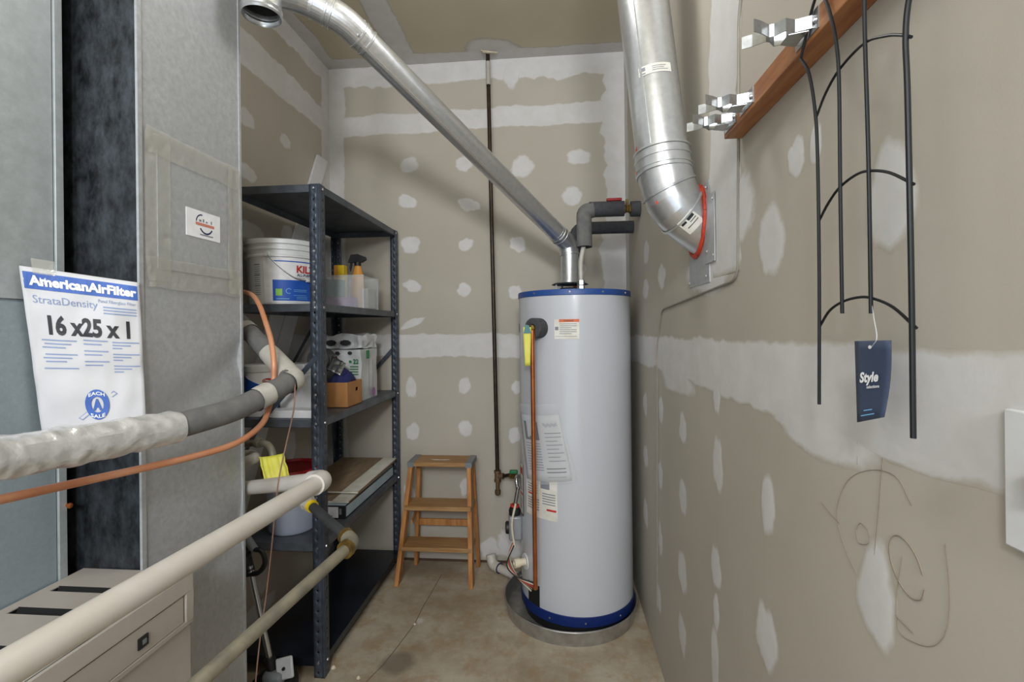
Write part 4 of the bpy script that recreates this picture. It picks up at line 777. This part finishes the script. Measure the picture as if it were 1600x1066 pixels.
# printed filter wrapper taped across cabinet and duct
pc = [at(30, 415, X=-1.034), Vector((-.8935, .974, 1.392)), Vector((-.888, .982, 1.085)), at(66, 676, X=-1.03)]
wrp = thing('filter_wrapper', (-.96, .92, 1.07), 'white printed air filter wrapper taped across cabinet and duct', 'paper')
pn = (pc[1] - pc[0]).cross(pc[3] - pc[0]).normalized()
if pn.x < 0: pn = -pn
def pap(off):
    def g(u, v):
        p = (pc[0] * (1 - u) + pc[1] * u) * v + (pc[3] * (1 - u) + pc[2] * u) * (1 - v)
        e = .007 * noise.noise(Vector((u * 2.3, v * 3, 4))) + .004 * noise.noise(Vector((u * 6, v * 7, 1))) + .006 * math.sin(u * PI) * (1 - v) + .005 * (.5 + .5 * math.tanh((u - .62 * v - .1) * 9)) * (1 - abs(u * 2 - 1) ** 3)
        return p + pn * (off + e)
    return g
ws = obj('sheet', MB().grid(pap(.0015), 26, 34), 'paper_white', wrp, smooth=60, solid=.0006)
g = pap(.0028); g3 = pap(.0036)
rects('blue_header', g, [(.02, .98, .872, .972)], 'ink_blue', ws, 26)
text('header_text', 'AmericanAirFilter', lambda u, v: g3(.06 + u, .893 + v), .91, .062, 'print_white', ws, .045)
text('brand_text', 'StrataDensity', lambda u, v: g(.07 + u, .775 + v), .54, .062, 'ink_pale_blue', ws)
text('size_text', '16 x25 x 1', lambda u, v: g(.17 + u, .60 + v), .72, .125, 'ink_black', ws, .04)
text('small_heading', 'Panel Fiberglass Filter', lambda u, v: g(.62 + u, .825 + v), .34, .028, 'ink_pale_blue', ws)
rects('fine_print', g, [(.66, .96, .80 - k * .02, .808 - k * .02) for k in range(3)] + [(.1 + .02 * (k % 2), .4 - .05 * (k % 3), .565 - .022 * k - .02 * (k // 3), .573 - .022 * k - .02 * (k // 3)) for k in range(7)] + [(.46, .68 - .06 * (k % 2), .575 - .024 * k - .02 * (k // 2), .583 - .024 * k - .02 * (k // 2)) for k in range(6)] + [(.72, .97 - .08 * (k % 3), .57 - .02 * k - .02 * (k // 3), .578 - .02 * k - .02 * (k // 3)) for k in range(9)], 'ink_pale_blue', ws)
kx, ky = .54, .165
rb = MB(); rb.add([g(kx + a, ky + b) for a, b in ((-.19, -.085), (-.15, -.1), (.2, .065), (.16, .085))], [(0, 1, 2, 3)]); obj('badge_ribbon', rb, 'ink_pale_blue', ws); rb = MB(); rb.add([g3(kx + a, ky + b) for a, b in ((-.175, -.083), (-.15, -.092), (.185, .066), (.16, .076))], [(0, 1, 2, 3)]); obj('badge_ribbon', rb, 'paper_white', ws)
g4 = pap(.0042); obj('badge_ring', ring2(g4, (kx, ky), .06, .115, sy=.85), 'ink_blue', ws); g5 = pap(.0048)
text('badge_letter', 'A', lambda u, v: g4(kx - .045 + u, ky - .038 + v), .09, .075, 'ink_blue', ws, .06)
text('badge_text', 'EACH', lambda u, v: g5(kx - .075 + u, ky + .062 - 2.2 * (u - .075) ** 2 + v * .9), .15, .024, 'print_white', ws, .02); text('badge_text', 'SALE', lambda u, v: g5(kx - .07 + u, ky - .088 + 2.2 * (u - .07) ** 2 + v), .14, .024, 'print_white', ws, .02)
obj('tape', MB().grid(lambda a, b: g3(.1 + .18 * a, .965 + .09 * b), 6, 4), 'clear_tape', wrp)

# ------------------------------------------------------------------ pipes crossing in front of the furnace
ref = thing('insulated_refrigerant_line', (-.75, .9, 1.05), 'thick insulated refrigerant line half wrapped in shiny foil', 'pipe')
r0, r1, r2, r3 = at(-150, 742, Y=.5), at(60, 706, Y=.66), at(272, 668, Y=.9), at(447, 592, Y=1.2)
r4 = at(372, 500, Y=1.5)
rp_ = smooth_path([r0, r1, r2], 22); mb = MB(); mb.tube(smooth_path([r0, r1, r2], 60), .032, 36, jitter=.12); foil = obj('foil_wrap', mb, 'foil_tape', ref, smooth=20)
ra = r2 + (r2 - r1).normalized() * -.01
knee = at(460, 594, Y=1.21); s1 = at(368, 641, Y=1.03)
mb = MB(); mb.tube([ra, s1, knee, r4], .026, 22, fillet=.05); obj('foam_sleeve', mb, 'foam_grey', ref)
def wrap(p, q, r, m='grey_tape', n=14): mb = MB(); mb.tube([p + (q - p) * k / n for k in range(n + 1)], r, 22, caps=False, jitter=.06); obj('tape_wrap', mb, m, ref, smooth=40)
wrap(s1 + (knee - s1) * .30, s1 + (knee - s1) * .52, .0285)
mb = MB(); mb.tube(path([s1 + (knee - s1) * .88, knee, knee + (r4 - knee) * .38], .05, 6), .0285, 22, caps=False, jitter=.08); obj('tape_wrap', mb, 'grey_tape', ref, smooth=40)
wrap(knee + (r4 - knee) * .74, knee + (r4 - knee) * .82, .0285, n=5)
cop = smooth_path([at(-140, 812, Y=.5), at(0, 781, Y=.6), at(150, 748, Y=.76), at(300, 714, Y=.93), at(370, 692, Y=1.03), at(408, 664, Y=1.11), at(420, 638, Y=1.145), at(427, 610, Y=1.192), at(428, 590, Y=1.2), at(428, 568, Y=1.2), at(425, 540, Y=1.22), at(419, 516, Y=1.255), at(404, 474, Y=1.33), at(388, 458, Y=1.41), at(360, 455, Y=1.52)], 8)
mb = MB(); mb.tube(cop, .0068, 14); tag(obj('copper_line', mb, 'copper_aged'), 'bare copper tube curving past the duct under the foil wrapped line', 'pipe')
pv = thing('condensate_drain_pipe', (-.58, .9, .9), 'white plastic drain pipe crossing in front of the furnace', 'pipe')
k0, k1 = at(505, 750, Y=1.17), at(94, 995, Y=.52); kd = (k1 - k0).normalized(); k2 = at(372, 764, Y=1.42)
obj('near_run', MB().cyl(k0 + kd * .02, k1 + kd * .35, .0205, 24), 'pvc', pv); kb = (k2 - k0).normalized(); obj('far_run', MB().cyl(k0 + kb * .02, k2 + kb * .12, .0205, 24), 'pvc', pv)
mb = MB(); mb.tube([k0 + kd * .045, k0, k0 + kb * .055], .0255, 24, fillet=.03); obj('elbow', mb, 'pvc', pv)
st2 = thing('drain_stub_pipe', (-.9, 1.42, .9), 'short white plastic stub pipe with elbow by the duct edge', 'pipe')
m0, m1 = at(402, 716, Y=1.42), at(366, 728, Y=1.44); mb = MB(); mb.cyl(at(396, 717, Y=1.43), at(360, 730, Y=1.45), .013, 18); obj('pipe', mb, 'pvc', st2)
mb = MB(); mb.tube([at(386, 721, Y=1.432), at(399, 716, Y=1.43), at(394, 711, Y=1.52), at(366, 712, Y=1.57)], .0165, 18, fillet=.02); obj('elbow', mb, 'pvc', st2)
gl = thing('furnace_gas_line', (-.55, 1.1, .75), 'grey gas line with elbow crossing below the white drain pipe', 'gas pipe')
l0, l1, l2 = at(552, 848, Y=1.15), at(322, 1056, Y=.74), at(478, 783, Y=1.3); ld = (l1 - l0).normalized(); lu = (l2 - l0).normalized()
l3 = at(434, 764, Y=1.40)
mb = MB(); l9 = l1 + ld * .12; mb.tube([l0 + ld * .015, l1, l9, Vector((bx1 + .004, l9.y - .05, l9.z))], .0135, 18, fillet=.03); obj('long_run', mb, 'grey_pipe', gl)
mb = MB(); mb.tube([l0 + ld * .035, l0, l0 + lu * .035], .0185, 18, fillet=.022); el = obj('elbow', mb, 'grey_pipe', gl)
obj('elbow_collar', MB().lathe(l0 + ld * .03, ld, [(.0135, -.007), (.021, -.007), (.021, .007), (.0135, .007)], 18), 'brass', el); obj('elbow_collar', MB().lathe(l0 + lu * .034, lu, [(.0135, -.006), (.02, -.006), (.02, .006), (.0135, .006)], 18), 'brass', el)
obj('short_run', MB().cyl(l0 + lu * .03, l2, .0125, 16), 'dark_pipe', gl)
obj('union', MB().lathe(l2 - lu * .02, lu, [(.012, -.01), (.019, -.01), (.019, .006), (.022, .007), (.022, .04), (.012, .042)], 8), 'grey_tape', gl); obj('thread_tape', MB().lathe(l2 - lu * .036, lu, [(.0125, -.006), (.0165, -.006), (.0165, .006), (.0125, .006)], 14), 'yellow_plastic', gl)
l4 = at(412, 690, Y=1.46)
mb = MB(); mb.tube([l2, l3, at(424, 695, Y=1.43), at(402, 692, Y=1.47), at(360, 696, Y=1.53)], .0105, 14, fillet=.035); obj('riser', mb, 'grey_pipe', gl)
obj('riser_collar', MB().lathe(at(404, 692, Y=1.465), (-1, .3, 0), [(.011, -.008), (.016, -.008), (.016, .008), (.011, .008)], 14), 'grey_pipe', gl)
yt, yb_ = at(424, 711, Y=1.425), at(433, 748, Y=1.398)
def tf(u, v):
    c = yb_ * (1 - v) + yt * v; th = (u - .5) * 3.0; w_ = .034 + .003 * noise.noise(Vector((u * 2, v * 4, 1)))
    return c + Vector((.85, .52, .05)) * (math.sin(th) * w_) + Vector((.52, -.85, .05)) * (math.cos(th) * .02 - .003 + .0016 * math.sin(u * 34)) 
tag(obj('yellow_gas_tag', MB().grid(tf, 40, 8), 'tag_yellow', solid=.0015), 'yellow warning tag wrapped on the gas riser by the duct', 'tag')
wr_ = smooth_path([at(461, 600, Y=1.182), at(459, 640, Y=1.18), at(446, 700, Y=1.2), at(434, 760, Y=1.14), at(424, 860, Y=1.2), at(416, 930, Y=1.2), at(408, 985, Y=1.2), at(400, 1060, Y=1.2), at(396, 1130, Y=1.2)], 6)
mb = MB(); mb.tube(wr_, .0018, 7); tag(obj('thermostat_wire', mb, 'wire_brown'), 'thin brown wire hanging from the insulated line over the pipes', 'wire')
# long handled tool behind the duct edge
tl = thing('long_handled_tool', (-.98, 1.62, 0), 'silver pole tool with black loop grip leaning at the rack', 'tool')
t0, t1 = at(392, 893, Y=1.62), at(424, 1040, Y=1.62); td = (t1 - t0).normalized()
obj('pole', MB().cyl(t0 - td * .02, t1, .0105, 18), 'chrome', tl)
cyc = at(399, 872, Y=1.615); loop = [at(x, y, Y=1.615) for x, y in ((386, 898), (404, 895), (414, 880), (409, 862), (396, 860), (384, 868), (386, 885))]
mb = MB(); mb.tube(smooth_path(loop + [loop[0]], 5), .0085, 10, caps=False); obj('loop_grip', mb, 'rubber_black', tl)
mb = MB(); mb.tube([t0, at(388, 878, Y=1.63), at(380, 840, Y=1.64)], .014, 14, fillet=.02); obj('upper_shaft', mb, 'rubber_black', tl); mb = MB(); mb.tube([at(384, 838, Y=1.62), at(399, 862, Y=1.62)], .014, 12); obj('grip_collar', mb, 'grey_cap', tl)
t2 = Vector((t1.x + .03, 1.62, 0)); mb = MB(); mb.tube([t1 - td * .03, t1, t1 + td * (t1.z / abs(td.z) - .012)], .018, 14); obj('lower_shaft', mb, 'rubber_black', tl)
bq = t1 + Vector((.055, -.01, .0)); mb = MB(); mb.obox(bq, (1, 0, .3), (-.3, .35, 1), (0, -1, .35), .032, .034, .006); gd = obj('foot_plate', mb, 'pack_white', tl, bevel=.006); obj('plate_knob', MB().lathe(bq + Vector((0, -.006, .002)), (0, -1, .35), [(.006, 0), (.005, .006), (0, .006)], 10), 'rubber_black', gd)
mb = MB(); mb.box(t1.x - .07, t1.x + .075, 1.56, 1.68, 0, .07); obj('motor_base', mb, 'rubber_black', tl, bevel=.02)
mb = MB(); mb.box(t1.x - .02, t1.x + .055, 1.585, 1.66, .06, t1.z - .01); obj('base_neck', mb, 'grey_cap', tl, bevel=.015)

# ------------------------------------------------------------------ right wall: cleat, clips, trellis, switch
CZ0, CZ1, CX = 1.664, 1.700, .345
tag(obj('wood_cleat', MB().box(CX, XR, .3, 1.024, CZ0, CZ1), 'wood_cleat', bevel=.0015), 'reddish brown wooden rail fixed along the drywall', 'rail')
def clip(y, label, zc=1.684, arm=.06):
    cl = thing('tool_clip', (CX, y, zc), label, 'clip', 'spring clips on the wooden rail')
    b = obj('base_plate', MB().box(CX - .0015, CX, y - .03, y + .03, zc - .013, zc + .015), 'zinc', cl)
    for yy in (-.024, .024): obj('rivet', MB().lathe((CX - .0015, y + yy, zc), (-1, 0, 0), [(.004, 0), (.003, .003), (0, .004)], 10), 'bolt', b)
    for s in (-1, 1):
        prf = [(0, .020), (-.004, .020), (-.022, .013), (-.036, .018), (-.046, .007), (-.052, .005), (-.066, .015), (-.078, .021)]; mb = MB(); zz = .0085
        pts = [Vector((CX + px, y + s * py, zc)) for px, py in prf]
        for i in range(len(pts) - 1):
            p, q = pts[i], pts[i + 1]; mb.add([p - Vector((0, 0, zz)), q - Vector((0, 0, zz)), q + Vector((0, 0, zz)), p + Vector((0, 0, zz))], [(0, 1, 2, 3)])
        obj('spring_arm', mb, 'zinc', cl, solid=.0013, smooth=0)
    mb = MB(); mb.prism([Vector((CX - .0075, y - .0185, zc - .011)), Vector((CX - .0075, y + .0185, zc - .011)), Vector((CX - .03, y + .012, zc - .011)), Vector((CX - .03, y - .012, zc - .011))], (0, 0, .0012)); obj('bridge', mb, 'zinc', cl)
clip(.985, 'zinc spring clip at the free end of the wooden rail'); clip(.905, 'zinc spring clip second from the rail end above the duct'); clip(.695, 'zinc spring clip beside the trellis rods on the rail')
tr = thing('wire_trellis', (.33, .57, 1.17), 'black wire garden trellis hanging from the wooden rail', 'trellis')
TX = .341
def rod(px, r=.0021): mb = MB(); mb.tube(smooth_path([at(x, y, X=TX - dx) for x, y, dx in px], 8), r, 10); return obj('upright_rod', mb, 'wire_black', tr)
rod([(1280, 632, 0), (1280, 420, 0), (1277, 230, 0), (1272, 160, 0), (1263, 112, 0), (1251, 92, 0)]); rod([(1251, 92, 0), (1258, 62, 0), (1266, 25, 0), (1276, -10, 0), (1290, -60, 0)], .0019)
rod([(1316, 490, 0), (1313, 300, 0), (1311, 130, 0), (1307, 70, 0), (1298, 25, 0), (1288, -5, 0), (1270, -50, 0)]); rod([(1361, 490, 0), (1357, 250, 0), (1351, 40, 0), (1352, -20, 0), (1360, -80, 0)]); rod([(1427, 685, 0), (1424, 440, 0), (1418, 150, 0), (1415, 60, 0), (1420, 0, 0), (1435, -60, 0)], .0026)
for A in ([(1276, 182), (1290, 146), (1312, 108), (1350, 68), (1385, 56), (1410, 55), (1424, 58)], [(1280, 345), (1294, 318), (1312, 293), (1338, 273), (1360, 267), (1390, 270), (1428, 288)], [(1281, 510), (1296, 486), (1316, 472), (1340, 465), (1362, 466), (1395, 480), (1432, 513)]):
    mb = MB(); mb.tube(smooth_path([at(x, y, X=TX + .002) for x, y in A], 6), .0016, 8); obj('arched_wire', mb, 'wire_black', tr)
tc = [at(x, y, X=TX) for x, y in ((1336, 533), (1391, 532), (1381, 652), (1340, 660))]
tfn = lambda off: (lambda u, v: quadfn(tc, 0)(u, v) + Vector((-off + .003 * math.sin(v * 3) * u, 0, 0)))
ht = obj('hang_tag', MB().grid(tfn(0), 6, 8), 'card_navy', tr, solid=.0012)
text('brand_text', 'Style', lambda u, v: tfn(.0018)(.16 + u, .44 + v), .56, .17, 'print_white', ht, .04, .15); text('brand_text', 'selections', lambda u, v: tfn(.0018)(.38 + u, .40 + v), .38, .04, 'print_white', ht, .02)
rects('fine_print', tfn(.0018), [(.3, .6, .12, .135), (.2, .7, .06, .075)], 'print_cyan', ht)
obj('tag_hole', MB().add([tfn(.0016)(.48 + .05 * math.cos(k * PI / 6), .92 + .024 * math.sin(k * PI / 6)) for k in range(12)], [list(range(12))]), 'print_white', ht); mb = MB(); mb.tube(smooth_path([at(1362, 542, X=TX - .002), at(1370, 528, X=TX - .004), at(1366, 500, X=TX), at(1361, 470, X=TX)], 5), .0006, 6); obj('tag_string', mb, 'clear_bag', ht)
sw = thing('switch_plate', (XR, .40, 1.1), 'white plastic switch plate on the right wall', 'switch'); obj('plate', MB().box(XR - .006, XR, .375, .445, 1.097, 1.212), 'white_paint', sw, bevel=.002); obj('toggle', MB().box(XR - .016, XR - .006, .404, .414, 1.145, 1.168), 'white_paint', sw)
# floor crumbs
for k, (x, y, s) in enumerate(((521, 1044, .010), (648, 976, .006), (560, 1060, .008))):
    p = at(x, y, Z=0); mb = MB(); mb.lathe(p, (0, 0, 1), [(0, 0), (s, 0), (s * .8, s * .6), (s * .3, s), (0, s)], 7)
    tag(obj('plaster_crumb', mb, 'chip'), ('plaster crumb at the foot of the rack post', 'plaster crumb lying on the floor crack', 'plaster crumb on bare concrete in front of the rack')[k], 'crumb')
